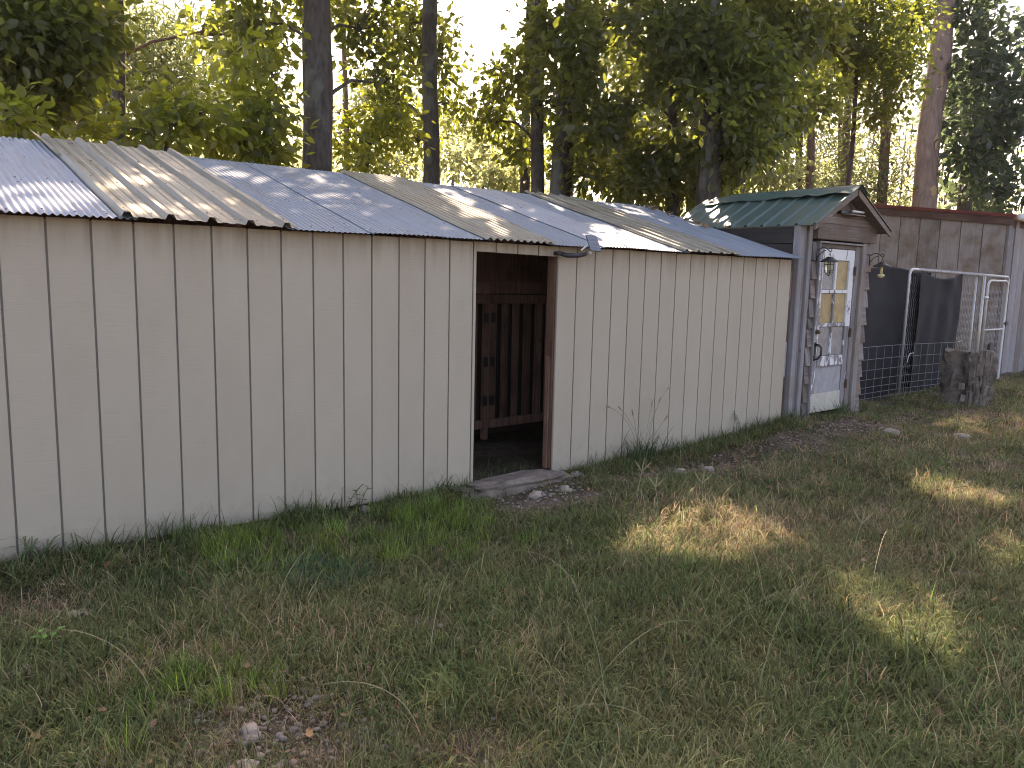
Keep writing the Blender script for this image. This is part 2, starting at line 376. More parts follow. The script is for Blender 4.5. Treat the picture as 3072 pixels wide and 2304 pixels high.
# backing sheet the grooves are cut down to
m = MB()
for a, b, z0 in ((-1.75, DX0-.004, None), (DX1+.006, XEND-.004, None)):
    m.hexa([(a, .004, zbot(a)+.004), (b, .004, zbot(b)+.004), (b, .016, zbot(b)+.004), (a, .016, zbot(a)+.004), (a, .004, WT-.01), (b, .004, WT-.01), (b, .016, WT-.01), (a, .016, WT-.01)])
m.hexa([(DX0-.004, .004, DZ+.003), (DX1+.006, .004, DZ-.008), (DX1+.006, .016, DZ-.008), (DX0-.004, .016, DZ+.003), (DX0-.004, .004, WT-.01), (DX1+.006, .004, WT-.01), (DX1+.006, .016, WT-.01), (DX0-.004, .016, WT-.01)])
child(shed, m, 'siding_backing', GROOVE)
# sill timbers, studs, back and end walls
child(shed, MB().box(-1.75, DX0-.01, .018, .10, -.10, -.02), 'sill_timber', W_DARK)
child(shed, MB().box(DX1+.06, XEND-.02, .018, .10, -.12, -.045), 'sill_timber', W_DARK)
child(shed, MB().box(DX0-.06, DX0-.008, .017, .105, -.05, 1.86), 'door_stud', W_BROWN, bevel=.003)
child(shed, MB().box(DX1-.012, DX1+.035, .017, .112, -.04, 1.86), 'door_stud', W_BROWN, bevel=.003)
child(shed, MB().box(DX1-.03, DX1-.013, .04, .085, -.04, .95), 'door_stop', W_BROWN, bevel=.002)
child(shed, MB().box(DX1-.02, DX1-.0135, .018, .05, .93, 1.08), 'strike_plate', M_RUST)
child(shed, MB().box(DX0-.004, DX1-.014, .02, .10, DZ+.001, DZ+.05), 'door_header', W_BROWN)
for i in range(6):
    x = .1+i*.62
    if x < DX0-.1: child(shed, MB().box(x, x+.04, .017, .10, -.01, 1.85), 'wall_stud', W_DARK)
for i in range(5):
    x = 4.55+i*.62
    child(shed, MB().box(x, x+.04, .017, .10, -.03, 1.85), 'wall_stud', W_DARK)
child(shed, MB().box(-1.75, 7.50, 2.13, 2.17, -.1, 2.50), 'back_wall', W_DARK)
child(shed, MB().add([(7.47, .02, -.1), (7.47, 2.12, -.1), (7.47, 2.12, 2.48), (7.47, .02, 1.86), (7.492, .02, -.1), (7.492, 2.12, -.1), (7.492, 2.12, 2.48), (7.492, .02, 1.86)],
    [(0, 1, 2, 3), (7, 6, 5, 4), (0, 4, 5, 1), (1, 5, 6, 2), (2, 6, 7, 3), (3, 7, 4, 0)]), 'end_wall', W_DARK)
# inner partition at y=1.4 with two slatted gates
PY = 1.40
child(shed, MB().box(3.2, 6.0, PY+.03, PY+.05, 1.52, 2.30), 'plywood_panel', W_DARK)
child(shed, MB().box(3.2, 6.0, PY-.01, PY+.03, 1.44, 1.56), 'partition_rail', W_DARK, bevel=.004)
child(shed, MB().box(4.66, 4.70, PY-.02, PY+.029, 1.56, 2.28), 'partition_batten', W_DARK)
child(shed, MB().box(3.2, 6.0, PY+.16, PY+.175, -.05, 1.52), 'gap_shade_sheet', W_BLACK)  # near-black sheet that paints the shade between the gate slats
child(shed, MB().box(4.27, 4.325, PY-.02, PY+.05, -.06, 1.439), 'partition_post', W_DARK, bevel=.004)
for (gx0, gx1) in ((3.45, 4.262), (4.332, 5.20)):
    gt = MB().box(gx0, gx1, PY-.03, PY+.0, .06, .15)
    go = child(shed, gt, 'inner_gate', W_DARK, bevel=.003)
    child(go, MB().box(gx0, gx1, PY-.03, PY+.0, 1.34, 1.43), 'gate_rail', W_DARK, bevel=.003)
    k = 0; x = gx0+.005
    while x < gx1-.06:
        w = random.uniform(.085, .10); child(go, MB().box(x, min(x+w, gx1-.001), PY+.002, PY+.022, .07, 1.42), 'gate_slat', W_DARK, bevel=.002); x += w+random.uniform(.045, .075)
    for z in (.35, .75, 1.2): child(go, MB().box(gx1-.02 if gx0 < 4 else gx0-.002, gx1+.03 if gx0 < 4 else gx0+.05, PY-.036, PY-.0305, z-.05, z+.05), 'hinge', M_IRON)
# end trim: dark boards in the gap between shed and hut
child(shed, MB().box(7.505, 7.60, .03, .07, -.02, 1.86), 'corner_board', W_BROWN, bevel=.004)
child(shed, MB().box(7.502, 7.53, -.01, .028, .55, .95), 'corner_block', W_SILV, bevel=.003)
child(shed, MB().box(7.502, 7.535, -.008, .028, 1.42, 1.74), 'corner_block', W_BROWN, bevel=.003)
# screws / nails in the siding
nm = MB().lathe((0, 0, 0), [(.0, -.003), (.006, -.002), (.0065, .0)], 7).mesh('nail'); nm.materials.append(M_PIPE); nm.transform(Matrix.Rotation(R(90), 4, 'X'))
for n in range(0, 33):
    for z in (.22, .95, 1.6):
        if random.random() < .42 and n not in (14, 15, 16, 17):
            o = bpy.data.objects.new('nail', nm); COL.objects.link(o); o.parent = shed
            o.location = Vector(((n+random.choice((.15, .5, .85)))*U, -.0125, z+random.uniform(-.02, .02)))-Vector(shed.location)

# roof sheets -------------------------------------------------------
def corr_sheet(x0, x1, prof, dz, y0=-.12, y1=2.2, th=.0015, jit=0, sag=.0, tilt=0, yb=None):
    """prof(x) gives the height of the profile; sheet follows the roof slope"""
    ux = sorted(set(np.round(prof.xs(x0, x1), 5))); nyv = 9
    vs = []; fs = []
    for side in (0, -th):
        for j in range(nyv):
            t = j/(nyv-1); y = y0+(y1-y0)*t
            for x in ux:
                z = roofz(y)+prof(x)+dz+side-sag*math.sin(math.pi*t)+tilt*(x-x0)/(x1-x0)+.003*math.sin(3*x+5*y)
                vs.append((x, y+jit*math.sin(x*9)*(.012 if j in (0, nyv-1) else 0), z))
    n = len(ux); L = n*nyv
    for j in range(nyv-1):
        for i in range(n-1):
            a = j*n+i; fs.append((a, a+1, a+n+1, a+n)); b = L+a; fs.append((b+n, b+n+1, b+1, b))
    for i in range(n-1):
        fs.append((i, L+i, L+i+1, i+1)); k = (nyv-1)*n+i; fs.append((k, k+1, L+k+1, L+k))
    for j in range(nyv-1):
        a = j*n; fs.append((a, a+n, L+a+n, L+a)); a = j*n+n-1; fs.append((a+n, a, L+a, L+a+n))
    return MB().add(vs, fs)
class Sine:
    def __init__(s, lam, amp): s.lam = lam; s.amp = amp
    def xs(s, a, b): return np.append(np.arange(a, b, s.lam/8), b)
    def __call__(s, x): return s.amp*math.sin(2*math.pi*x/s.lam)
class Ribs:
    def __init__(s, x0, pitch, w, h, minor=2, mh=.004): s.x0 = x0; s.p = pitch; s.w = w; s.h = h; s.minor = minor; s.mh = mh
    def feats(s):
        f = [(0, s.w, s.h)]
        for k in range(s.minor): f.append(((k+1)*s.p/(s.minor+1), s.w*.8, s.mh))
        return f
    def xs(s, a, b):
        out = [a, b]; k = math.floor((a-s.x0)/s.p)-1
        while s.x0+k*s.p < b+s.p:
            for (c, w, h) in s.feats():
                for o in (-w/2, -w/4, w/4, w/2):
                    x = s.x0+k*s.p+c+o
                    if a < x < b: out.append(x)
            k += 1
        return out
    def __call__(s, x):
        u = (x-s.x0) % s.p; z = 0
        for (c, w, h) in s.feats():
            for cc in (c, c-s.p, c+s.p):
                d = abs(u-cc)
                if d < w/2: z = max(z, h*min(1, (w/2-d)/(w/4)))
        return z
SMALL = Sine(.0385, .0055); FLAT = Sine(.0385, .0032); WIDE = Sine(.068, .009)
sheets = [(-1.9, -.62, SMALL, .004, M_GALV), (-.65, .03, SMALL, .008, M_GALV), (0, .66, SMALL, .004, M_GALV),
          (.56, 1.60, Ribs(.60, .232, .062, .030), .016, M_YEL),
          (1.54, 2.16, FLAT, .004, M_GALV2), (2.12, 2.74, FLAT, .011, M_GALV2), (2.70, 3.20, FLAT, .004, M_GALV2),
          (3.10, 3.82, WIDE, .020, M_YEL),
          (3.77, 4.40, FLAT, .004, M_GALV2), (4.36, 4.98, FLAT, .010, M_GALV), (4.94, 5.56, FLAT, .004, M_GALV2),
          (5.46, 6.38, Ribs(5.50, .18, .05, .018, 1), .018, M_YEL),
          (6.33, 6.96, SMALL, .004, M_GALV2), (6.92, 7.56, SMALL, .010, M_GALV2)]
for i, (a, b, pr, dz, mt) in enumerate(sheets):
    ext = .05 if mt is M_YEL else 0
    mb = corr_sheet(a, b, pr, dz, y0=-.12-random.uniform(0, .012)-(.012 if ext else 0), y1=2.19+ext+random.uniform(-.02, .02), tilt=random.uniform(-.002, .003))
    child(shed, mb, 'roof_sheet', mt, smooth=False)
# the lifted edge strip of the first fibreglass sheet
child(shed, MB().add([(.50, 2.28, roofz(2.28)+.06), (.58, 2.25, roofz(2.25)+.012), (.60, 1.5, roofz(1.5)+.028), (.545, 1.5, roofz(1.5)+.034), (.50, 2.28, roofz(2.28)+.063), (.58, 2.25, roofz(2.25)+.015), (.60, 1.5, roofz(1.5)+.031), (.545, 1.5, roofz(1.5)+.037)],
    [(0, 1, 2, 3), (7, 6, 5, 4), (0, 4, 5, 1), (1, 5, 6, 2), (2, 6, 7, 3), (3, 7, 4, 0)]), 'lifted_edge_strip', M_YEL)
for i in range(12):                                        # rafters
    x = -.9+i*.72; y0, y1 = -.02, 2.12
    child(shed, MB().hexa([(x, .02, roofz(.02)-.085), (x+.04, .02, roofz(.02)-.085), (x+.04, y1, roofz(y1)-.085), (x, y1, roofz(y1)-.085), (x, .02, roofz(.02)-.012), (x+.04, .02, roofz(.02)-.012), (x+.04, y1, roofz(y1)-.012), (x, y1, roofz(y1)-.012)]), 'rafter', W_DARK)
# roofing screws
sm = MB().lathe((0, 0, 0), [(.0055, 0), (.005, .0025), (0, .0035)], 6).mesh('roof_screw'); sm.materials.append(M_RUST)
for (a, b, pr, dz, mt) in sheets:
    for y in (-.05, .75, 1.45, 2.08):
        x = a+.04
        while x < b-.02:
            o = bpy.data.objects.new('roof_screw', sm); COL.objects.link(o); o.parent = shed
            xx = x+random.uniform(-.01, .01); yy = y+random.uniform(-.02, .02)
            o.location = Vector((xx, yy, roofz(yy)+pr(xx)+dz+.001))-Vector(shed.location); x += .155

# threshold slab ----------------------------------------------------
def rock_mesh(sx, sy, sz, seed, sub=3, amp=.25, freq=1.6, flat=0):
    bm = bmesh.new(); bmesh.ops.create_icosphere(bm, subdivisions=sub, radius=1)
    for v in bm.verts:
        p = v.co.normalized(); n = noise.fractal(p*freq+Vector((seed*3.1, seed*1.7, seed)), 1.0, 2.0, 4)
        k = 1+amp*n; q = p*k
        if flat: q.x = math.copysign(abs(q.x)**flat, q.x); q.y = math.copysign(abs(q.y)**flat, q.y); q.z = math.copysign(abs(q.z)**flat, q.z)
        v.co = Vector((q.x*sx, q.y*sy, q.z*sz))
    me = bpy.data.meshes.new('rock'); bm.to_mesh(me); bm.free()
    me.polygons.foreach_set('use_smooth', [True]*len(me.polygons)); return me
me = rock_mesh(.56, .17, .105, 5, 5, .34, 2.6, .6)
o = link('threshold_slab', me, M_SLAB); o.location = (3.42, -.135, -.10); o.rotation_euler = (R(-6), R(1), R(1))
tag(o, 'long mottled grey stone slab lying as a step in front of the open doorway', 'stone slab')

# solar light on the eave -------------------------------------------
sl_ = empty('solar_light', (4.05, -.1, 1.82), 'small solar flood light with tilted panel clipped to the shed eave right of the doorway', 'solar light')
c = Vector((4.17, -.21, 1.905))
ax = Vector((.155, -.03, -.02)).normalized()
def quadbox(c, a, b, n, ha, hb, hn):
    P = []
    for k in (-hn, hn):
        for (i, j) in ((-1, -1), (1, -1), (1, 1), (-1, 1)): P.append(c+a*ha*i+b*hb*j+n*k)
    return MB().hexa(P)
pa = Vector((1, 0, -.02)).normalized(); pb = Vector((.28, -.35, .0)).normalized()
# panel faces up and towards the yard
pb = Vector((-.25, .45, .85)).normalized(); pb = (pb-pa*pb.dot(pa)).normalized(); pn = pa.cross(pb)
child(sl_, quadbox(c, pa, pb, pn, .062, .075, .006), 'solar_panel', M_SOLAR, bevel=.002)
child(sl_, MB().tube([c-pn*-.0+Vector((-.03, .02, -.01)), (4.10, -.14, 1.845)], .008, 8), 'panel_bracket', M_WHITE)
child(sl_, MB().tube([(3.93, -.05, 1.815), (3.97, -.10, 1.80), (4.05, -.15, 1.80), (4.12, -.17, 1.815), (4.15, -.16, 1.835)], [.014, .02, .02, .018, .012], 8), 'lamp_arm', M_BPLA, smooth=True)
child(sl_, MB().box(3.90, 3.96, -.08, -.013, 1.80, 1.83), 'lamp_head', M_BPLA, bevel=.006)
child(sl_, MB().box(4.165, 4.185, -.18, -.15, 1.82, 1.84), 'clip', M_WHITE)

# ------------------------------------------------------------------ hut
hut = empty('garden_hut', (8.5, 0, .05), 'narrow weathered wood hut with green metal gable roof and old white glazed door', 'hut')
HX0, HX1, HZ = 7.62, 9.28, 2.27
def hb(name, mat, x0, x1, y0, y1, z0, z1, bev=.004, par=None): return child(par or hut, MB().box(x0, x1, y0, y1, z0, z1), name, mat, bevel=bev)
# left side wall, level dark boards
z = -.05
while z < 2.25:
    h = min(.235, 2.26-z)
    hb('side_board', W_DARKY, HX0, HX0+.022, .06, 1.86, z, z+h-.006); z += .235
z = -.05
while z < 2.25:
    h = min(.235, 2.26-z); hb('side_board', W_DARKY, HX1-.03, HX1-.008, .06, 1.86, z, z+h-.006); z += .235
hb('back_wall', W_DARKY, HX0, HX1, 1.862, 1.885, -.05, 2.27)
# front corner boards
hb('corner_post', W_SILV, 7.615, 7.70, -.030, .055, -.02, 2.262)
hb('corner_post', W_GREY, 7.705, 7.78, -.012, .055, -.02, 2.262)
hb('corner_post', W_SILV, 7.785, 7.86, -.040, .055, -.02, 2.262)
hb('corner_post', W_GREY, 7.865, 7.905, -.010, .055, -.02, 2.262)
# front lap siding
def lap(x0, x1, z0, h):
    child(hut, MB().hexa([(x0, -.045, z0), (x1, -.045, z0), (x1, .045, z0), (x0, .045, z0), (x0, -.012, z0+h), (x1, -.012, z0+h), (x1, .045, z0+h), (x0, .045, z0+h)]), 'lap_board', W_GREYX if random.random() < .45 else W_GREY, bevel=.002)
z = .0
while z < 2.1:
    h = random.choice((.215, .22, .225, .13 if random.random() < .3 else .22)); h = min(h, 2.125-z)
    if h < .03: break
    lap(7.91, 8.005, z, h-.004); z += h
z = .0
while z < 2.1:
    h = min(.222, 2.125-z)
    if h < .03: break
    lap(9.135, 9.275, z, h-.004); z += h
# door casing and jambs
hb('door_casing', W_SILV, 8.01, 8.035, -.055, .045, -.01, 2.11)
hb('door_jamb', W_GREY, 8.037, 8.095, -.015, .06, .0, 2.085)
hb('door_jamb', W_GREY, 8.925, 9.02, -.015, .06, .0, 2.085)
hb('door_casing', W_GREY, 9.022, 9.13, -.05, .045, -.01, 2.125)
hb('door_casing', W_SILV, 8.037, 9.02, -.05, -.017, 2.087, 2.11)
hb('door_head', W_GREYX, 8.097, 8.923, -.01, .05, 2.035, 2.085)
hb('header_board', W_GREYX, 7.915, 9.285, -.072, .04, 2.128, 2.31)
hb('header_board', W_GREYX, 7.93, 9.27, -.058, .04, 2.313, 2.40)
# gable boards above
apx, apz = 8.5, 2.70
sl_r = (apz-HZ)/(apx-7.60)
def gable_board(z0, z1, mat, y=-.045):
    x0a = max(7.95, apx-(apz-.03-z0)/sl_r); x1a = min(9.27, apx+(apz-.03-z0)/sl_r); x0b = max(7.95, apx-(apz-.03-z1)/sl_r); x1b = min(9.27, apx+(apz-.03-z1)/sl_r)
    child(hut, MB().hexa([(x0a, y, z0), (x1a, y, z0), (x1a, .04, z0), (x0a, .04, z0), (x0b, y, z1), (x1b, y, z1), (x1b, .04, z1), (x0b, .04, z1)]), 'gable_board', mat, bevel=.002)
gable_board(2.402, 2.56, W_GREYX, -.040); gable_board(2.562, 2.66, W_GREYX, -.030)
# green roof
def slope_pt(side, t, y):      # t 0 at ridge, 1 at eave
    x = apx+side*t*.90; z = apz+.03-t*.47; return x, y, z
for side in (-1, 1):
    ypos = [-.22, 0, .25, .5, .75, 1.0, 1.25, 1.5, 1.75, 2.0, 2.25, 2.45]
    for k in range(3):
        ya, yb = (-.22, .55, 1.27)[k]-.01*(k > 0), (.55, 1.27, 1.98)[k]+.01
        prof = []; 
        y = ya; pts = [ya, yb]; c_ = -.20
        while c_ < 2.5:
            for o_ in (-.026, -.012, .012, .026):
                if ya < c_+o_ < yb: pts.append(c_+o_)
            c_ += .222
        pts = sorted(pts); vs = []; fs = []
        def hh(y):
            u = ((y+.20+.111) % .222)-.111; d = abs(u); return .024*min(1, max(0, (.026-d)/.014))
        nT = 6
        for th in (0, -.0015):
            for i, y in enumerate(pts):
                for j in range(nT):
                    x_, _, z_ = slope_pt(side, j/(nT-1), y); vs.append((x_, y, z_+hh(y)+th+.003*(k % 2)))
        n = len(pts); Lq = n*nT
        for i in range(n-1):
            for j in range(nT-1):
                a = i*nT+j; fs.append((a, a+1, a+nT+1, a+nT)); fs.append((Lq+a+nT, Lq+a+nT+1, Lq+a+1, Lq+a))
            a = i*nT+nT-1; fs.append((a, a+nT, Lq+a+nT, Lq+a))
        for i in (0, n-1):
            for j in range(nT-1): a = i*nT+j; fs.append((a, a+1, Lq+a+1, Lq+a))
        child(hut, MB().add(vs, fs), 'roof_panel', M_GREEN)
    # barge board under the roof edge, and pale soffit
    x1_, x2_ = apx+side*.02, apx+side*.88
    zt1, zt2 = apz+.02, apz+.02-.86/.90*.47
    child(hut, MB().hexa([(x1_, -.205, zt1-.075), (x2_, -.205, zt2-.06), (x2_, -.185, zt2-.06), (x1_, -.185, zt1-.075), (x1_, -.205, zt1), (x2_, -.205, zt2), (x2_, -.185, zt2), (x1_, -.185, zt1)]), 'barge_board', W_GREYX)
    child(hut, MB().hexa([(x1_, -.184, zt1-.02), (x2_, -.184, zt2-.02), (x2_, 1.93, zt2-.02), (x1_, 1.93, zt1-.02), (x1_, -.184, zt1-.008), (x2_, -.184, zt2-.008), (x2_, 1.93, zt2-.008), (x1_, 1.93, zt1-.008)]), 'roof_deck', W_GREYX)
# ridge flashing: a bent strip, kinked near the front and slumped at the back
vs = []; fs = []; N = 26
for i in range(N):
    t = i/(N-1); y = -.24+2.26*t
    wv = .012*math.sin(7*t*3.1)+.008*math.sin(17*t); kink = .035*math.exp(-((t-.24)/.035)**2); drop = .14*max(0, (t-.74)/.26)**1.6
    for (dx, dz_) in ((-.235, -.112), (-.10, -.042), (-.02, .008), (.02, .008), (.10, -.042), (.235, -.112)):
        vs.append((apx+dx*(1+.08*math.sin(9*t)), y, apz+.050+dz_+wv*(abs(dx) > .05)+kink*(dx < -.05)-drop*.6+.012))
for i in range(N-1):
    for j in range(5): a = i*6+j; fs.append((a, a+1, a+7, a+6))
child(hut, MB().add(vs, fs), 'ridge_flashing', M_GREEN, smooth=True)
# leaves caught between the two roofs
# door --------------------------------------------------------------
door = child(hut, MB().box(8.10, 8.20, -.004, .034, .07, 2.03), 'door', M_DOORM, bevel=.003)
def dp(name, mat, x0, x1, z0, z1, y0=-.004, y1=.034, bev=.003): return child(door, MB().box(x0, x1, y0, y1, z0, z1), name, mat, bevel=bev)
dp('stile', M_DOORW, 8.81, 8.92, 1.10, 2.03); dp('stile', M_DOORB, 8.81, 8.92, .07, 1.099)
dp('top_rail', M_DOORW, 8.202, 8.808, 1.90, 2.03)
dp('lock_rail', M_DOORM, 8.202, 8.808, .63, .75, -.010)
dp('middle_rail', M_DOORB, 8.202, 8.808, .612, .628)
for z0 in (1.505, 1.105): dp('cross_bar', M_DOORW if z0 > 1.4 else M_DOORM, 8.202, 8.808, z0, z0+.042)
for (z0, z1, mt) in ((1.548, 1.898, M_DOORW), (1.148, 1.503, M_DOORM), (.752, 1.103, M_DOORM)):
    dp('upright_bar', mt, 8.485, 8.52, z0, z1)
dp('pane', M_PANEG, 8.204, 8.483, 1.55, 1.896, .018, .024, 0); dp('pane', M_PANEY, 8.522, 8.806, 1.55, 1.896, .018, .024, 0)
dp('pane', M_PANEY, 8.204, 8.483, 1.15, 1.501, .018, .024, 0); dp('pane', M_PANEY, 8.522, 8.806, 1.15, 1.501, .018, .024, 0)
dp('pane', M_PANEG, 8.204, 8.483, .754, 1.101, .018, .024, 0); dp('pane', M_PANEG, 8.522, 8.806, .754, 1.101, .018, .024, 0)
dp('lower_panel', M_PANL, 8.204, 8.806, .30, .610, .008, .02, 0)
dp('kick_panel', M_KICK, 8.13, 8.806, .07, .298, -.008, .02)
kn = MB().lathe((0, 0, 0), [(.0, .0), (.028, .002), (.03, .01), (.02, .02), (.026, .035), (.022, .045), (0, .05)], 14)
kme = [(-v[0]+8.15, -v[2]-.004, v[1]+1.05) for v in kn.v]; kn.v = kme
child(door, kn, 'deadbolt', M_BRASS, smooth=True)
child(door, MB().box(8.125, 8.165, -.012, -.0045, .70, .93), 'handle_plate', M_IRON, bevel=.003)
child(door, MB().tube([(8.145, -.012, .90), (8.150, -.05, .895), (8.165, -.075, .86), (8.165, -.075, .78), (8.150, -.05, .73), (8.145, -.012, .72)], [.011, .012, .011, .012, .010, .009], 8), 'pull_handle', M_IRON, smooth=True)
child(door, MB().tube([(8.12, -.02, .885), (8.145, -.055, .89), (8.18, -.06, .88)], .009, 8), 'thumb_latch', M_IRON, smooth=True)
for z in (1.78, 1.02, .38): child(door, MB().box(8.905, 8.94, -.022, -.0045, z-.05, z+.05).tube([(8.922, -.024, z-.055), (8.922, -.024, z+.055)], .008, 8), 'hinge', M_RUST)
# brackets and lanterns
def bracket(x, z):
    m = MB(); m.box(x-.012, x+.012, -.058, -.0505, z-.10, z+.04)
    pts = []
    for i in range(13):
        t = i/12; pts.append((x+.0, -.06-.15*t, z+.02+.035*math.sin(t*math.pi)-.02*t))
    for i in range(1, 8):
        a = i/7*R(250); pts.append((x, -.21-.02*math.sin(a), z+.0+.02*(1-math.cos(a))))
    m.tube(pts, .0055, 6)
    pts = [(x, -.06-.10*i/8, z-.06+.075*math.sin(i/8*math.pi/2)) for i in range(9)]; m.tube(pts, .0045, 6)
    child(hut, m, 'lantern_bracket', M_IRON, smooth=True)
def lantern(x, z, label, cage):
    y = -.21
    e = empty('hanging_lantern', (x, y, z-.29), label, 'lantern', 'lanterns hanging beside the hut door')
    hz = z-.075
    child(e, MB().tube([(x, y, z+.0), (x-.012, y, z-.03), (x-.03, y, z-.065), (x-.03, y, hz-.012)], .003, 5).tube([(x, y, z), (x+.012, y, z-.03), (x+.03, y, z-.065), (x+.03, y, hz-.012)], .003, 5), 'lantern_bail', M_IRON)
    child(e, MB().lathe((x, y, hz), [(.0, .022), (.035, .02), (.045, .006), (.085, -.018), (.105, -.034), (.103, -.037), (.04, -.018), (.0, -.016)], 24), 'lantern_cap', M_IRON, smooth=True)
    if cage:
        child(e, MB().lathe((x, y, hz), [(.036, -.03), (.040, -.06), (.040, -.13), (.030, -.165), (.0, -.18)], 16), 'glass_jar', M_GLASS, smooth=True)
        m = MB()
        for k in range(4):
            a = math.pi/4+k*math.pi/2; c_, s_ = math.cos(a), math.sin(a)
            m.tube([(x+.05*c_, y+.05*s_, hz-.028), (x+.052*c_, y+.052*s_, hz-.13), (x+.035*c_, y+.035*s_, hz-.175), (x, y, hz-.192)], .0032, 5)
        for zz, rr_ in ((-.065, .055), (-.13, .055)):
            m.tube([(x+rr_*math.cos(a), y+rr_*math.sin(a), hz+zz) for a in np.linspace(0, 2*math.pi, 17)], .0032, 5, False)
        child(e, m, 'wire_cage', M_IRON)
        child(e, MB().lathe((x, y, hz), [(.0, -.04), (.014, -.045), (.018, -.09), (.012, -.12), (0, -.13)], 12), 'bulb', M_BULB, smooth=True)
    else:
        child(e, MB().lathe((x, y, hz), [(.0, -.03), (.018, -.032), (.016, -.12), (.0, -.125)], 12), 'bulb_stem', M_BULB, smooth=True)
        child(e, MB().lathe((x, y, hz), [(.012, -.12), (.04, -.135), (.043, -.148), (.025, -.17), (0, -.178)], 14), 'bulb', M_BULB, smooth=True)
bracket(7.955, 1.98); lantern(7.955, 1.975, 'black caged hanging lantern in front of the white panes of the hut door', True)
bracket(9.20, 1.96); lantern(9.20, 1.955, 'hanging lantern with bare yellow bulb stem in front of black cloth', False)
# gable solar light
gl = empty('gable_light', (8.55, -.06, 2.44), 'small dark light fixture mounted under the peak of the green hut roof', 'wall light')
child(gl, MB().box(8.34, 8.56, -.10, -.041, 2.44, 2.475), 'light_bracket', M_BPLA, bevel=.005)
child(gl, MB().tube([(8.54, -.13, 2.475), (8.80, -.13, 2.475)], .014, 8), 'light_tube', M_WHITE, smooth=True)
child(gl, MB().box(8.42, 8.76, -.18, -.05, 2.425, 2.436), 'light_shelf', W_GREYX)
child(gl, MB().tube([(8.62, -.05, 2.62), (8.58, -.06, 2.56), (8.63, -.06, 2.52), (8.60, -.08, 2.48)], .004, 5), 'light_cable', M_BPLA)

# ------------------------------------------------------------------ barn behind
barn = empty('board_barn', (16.5, 2.6, .05), 'tall grey board barn with dark red metal roof edge behind the kennel', 'barn')
BX = 15.45
seams = [.61, 1.0, 1.38, 1.76, 2.14, 2.52, 2.90, 3.28, 3.66, 4.04, 4.42, 4.8, 5.2]
def btop(y): return 2.86+(y-.7)*.125
for a, b in zip(seams[:-1], seams[1:]):
    a += .006; b -= .006; yo = random.uniform(-.006, .006)
    child(barn, MB().hexa([(BX+yo, a, -.05), (BX+.025, a, -.05), (BX+.025, b, -.05), (BX+yo, b, -.05), (BX+yo, a, btop(a)), (BX+.025, a, btop(a)), (BX+.025, b, btop(b)), (BX+yo, b, btop(b))]), 'wall_board', W_BARN, bevel=.003)
child(barn, MB().hexa([(BX+.028, .62, -.05), (BX+.04, .62, -.05), (BX+.04, 5.2, -.05), (BX+.028, 5.2, -.05), (BX+.028, .62, 2.90), (BX+.04, .62, 2.90), (BX+.04, 5.2, 3.47), (BX+.028, 5.2, 3.47)]), 'leak_blocker', W_DARK)  # added sheet that stops light leaking through the board seams
child(barn, MB().box(BX+.005, BX+3.4, .6065, .6165, -.05, 2.8), 'front_leak_blocker', W_DARK)  # added behind the front boards to block a light leak at the corner
xx = BX
ws = [.16, .15, .16, .22, .28, .28, .28, .28, .28, .28, .28, .28, .28]
for i, w in enumerate(ws):
    mt = W_SILV if i in (0, 1, 2, 4) else (W_GREY if i % 3 else W_SILV)
    child(barn, MB().box(xx+.003, xx+w-.006, .575-.02*(i in (0, 2)), .605, -.05, 2.84), 'front_board', mt, bevel=.004); xx += w
def slab_y(x0, x1, y0, y1, dz0, dz1): return MB().hexa([(x0, y0, btop(y0)+dz0), (x1, y0, btop(y0)+dz0), (x1, y1, btop(y1)+dz0), (x0, y1, btop(y1)+dz0), (x0, y0, btop(y0)+dz1), (x1, y0, btop(y0)+dz1), (x1, y1, btop(y1)+dz1), (x0, y1, btop(y1)+dz1)])
child(barn, slab_y(BX-.045, BX-.012, .5, 5.3, -.10, .075), 'fascia_board', W_FASC, bevel=.003)
child(barn, slab_y(BX-.07, BX+3.6, .45, 5.3, .08, .10), 'roof_sheet', M_RED)
child(barn, slab_y(BX-.075, BX-.047, .45, 5.3, .045, .078), 'roof_trim', M_RED)
child(barn, MB().tube([(BX-.04, .40, 2.88), (BX+3.4, .40, 2.84)], .055, 16), 'gutter_pipe', M_WHITE, smooth=True)
child(barn, MB().box(BX+.03, BX+3.4, .56, .574, 2.72, 2.84), 'front_fascia', W_FASC)

# ------------------------------------------------------------------ kennel
KY = .35
ken = empty('dog_kennel', (13.0, KY, 0), 'galvanised chain link kennel panel with a rounded gate in front of the barn', 'kennel')
def arc(cx, cz, r, a0, a1, y, n=6): return [(cx+r*math.cos(a0+(a1-a0)*i/n), y, cz+r*math.sin(a0+(a1-a0)*i/n)) for i in range(n+1)]
def ktop(x): return 1.86-.012*(x-11.2)
r = .10
child(ken, MB().tube([(11.21, KY, -.05), (11.22, KY, 1.75)]+arc(11.32, 1.76, .10, math.pi, math.pi/2, KY)[1:]+[(12.5, KY, 1.845), (13.9, KY, 1.828)], .021, 10), 'frame_tube', M_PIPE, smooth=True)
child(ken, MB().tube([(13.90, KY, 1.828), (14.9, KY, 1.815)]+arc(14.96, 1.735, .08, math.pi/2, 0, KY)[1:]+[(15.05, KY, -.05)], .021, 10), 'frame_tube', M_PIPE, smooth=True)
child(ken, MB().tube([(13.98, KY, -.05), (13.98, KY, 1.81)], .021, 10), 'frame_post', M_PIPE, smooth=True)
child(ken, MB().tube([(13.76, KY+.04, -.05), (13.76, KY+.04, 1.80)], .016, 8), 'frame_post', M_PIPE, smooth=True)
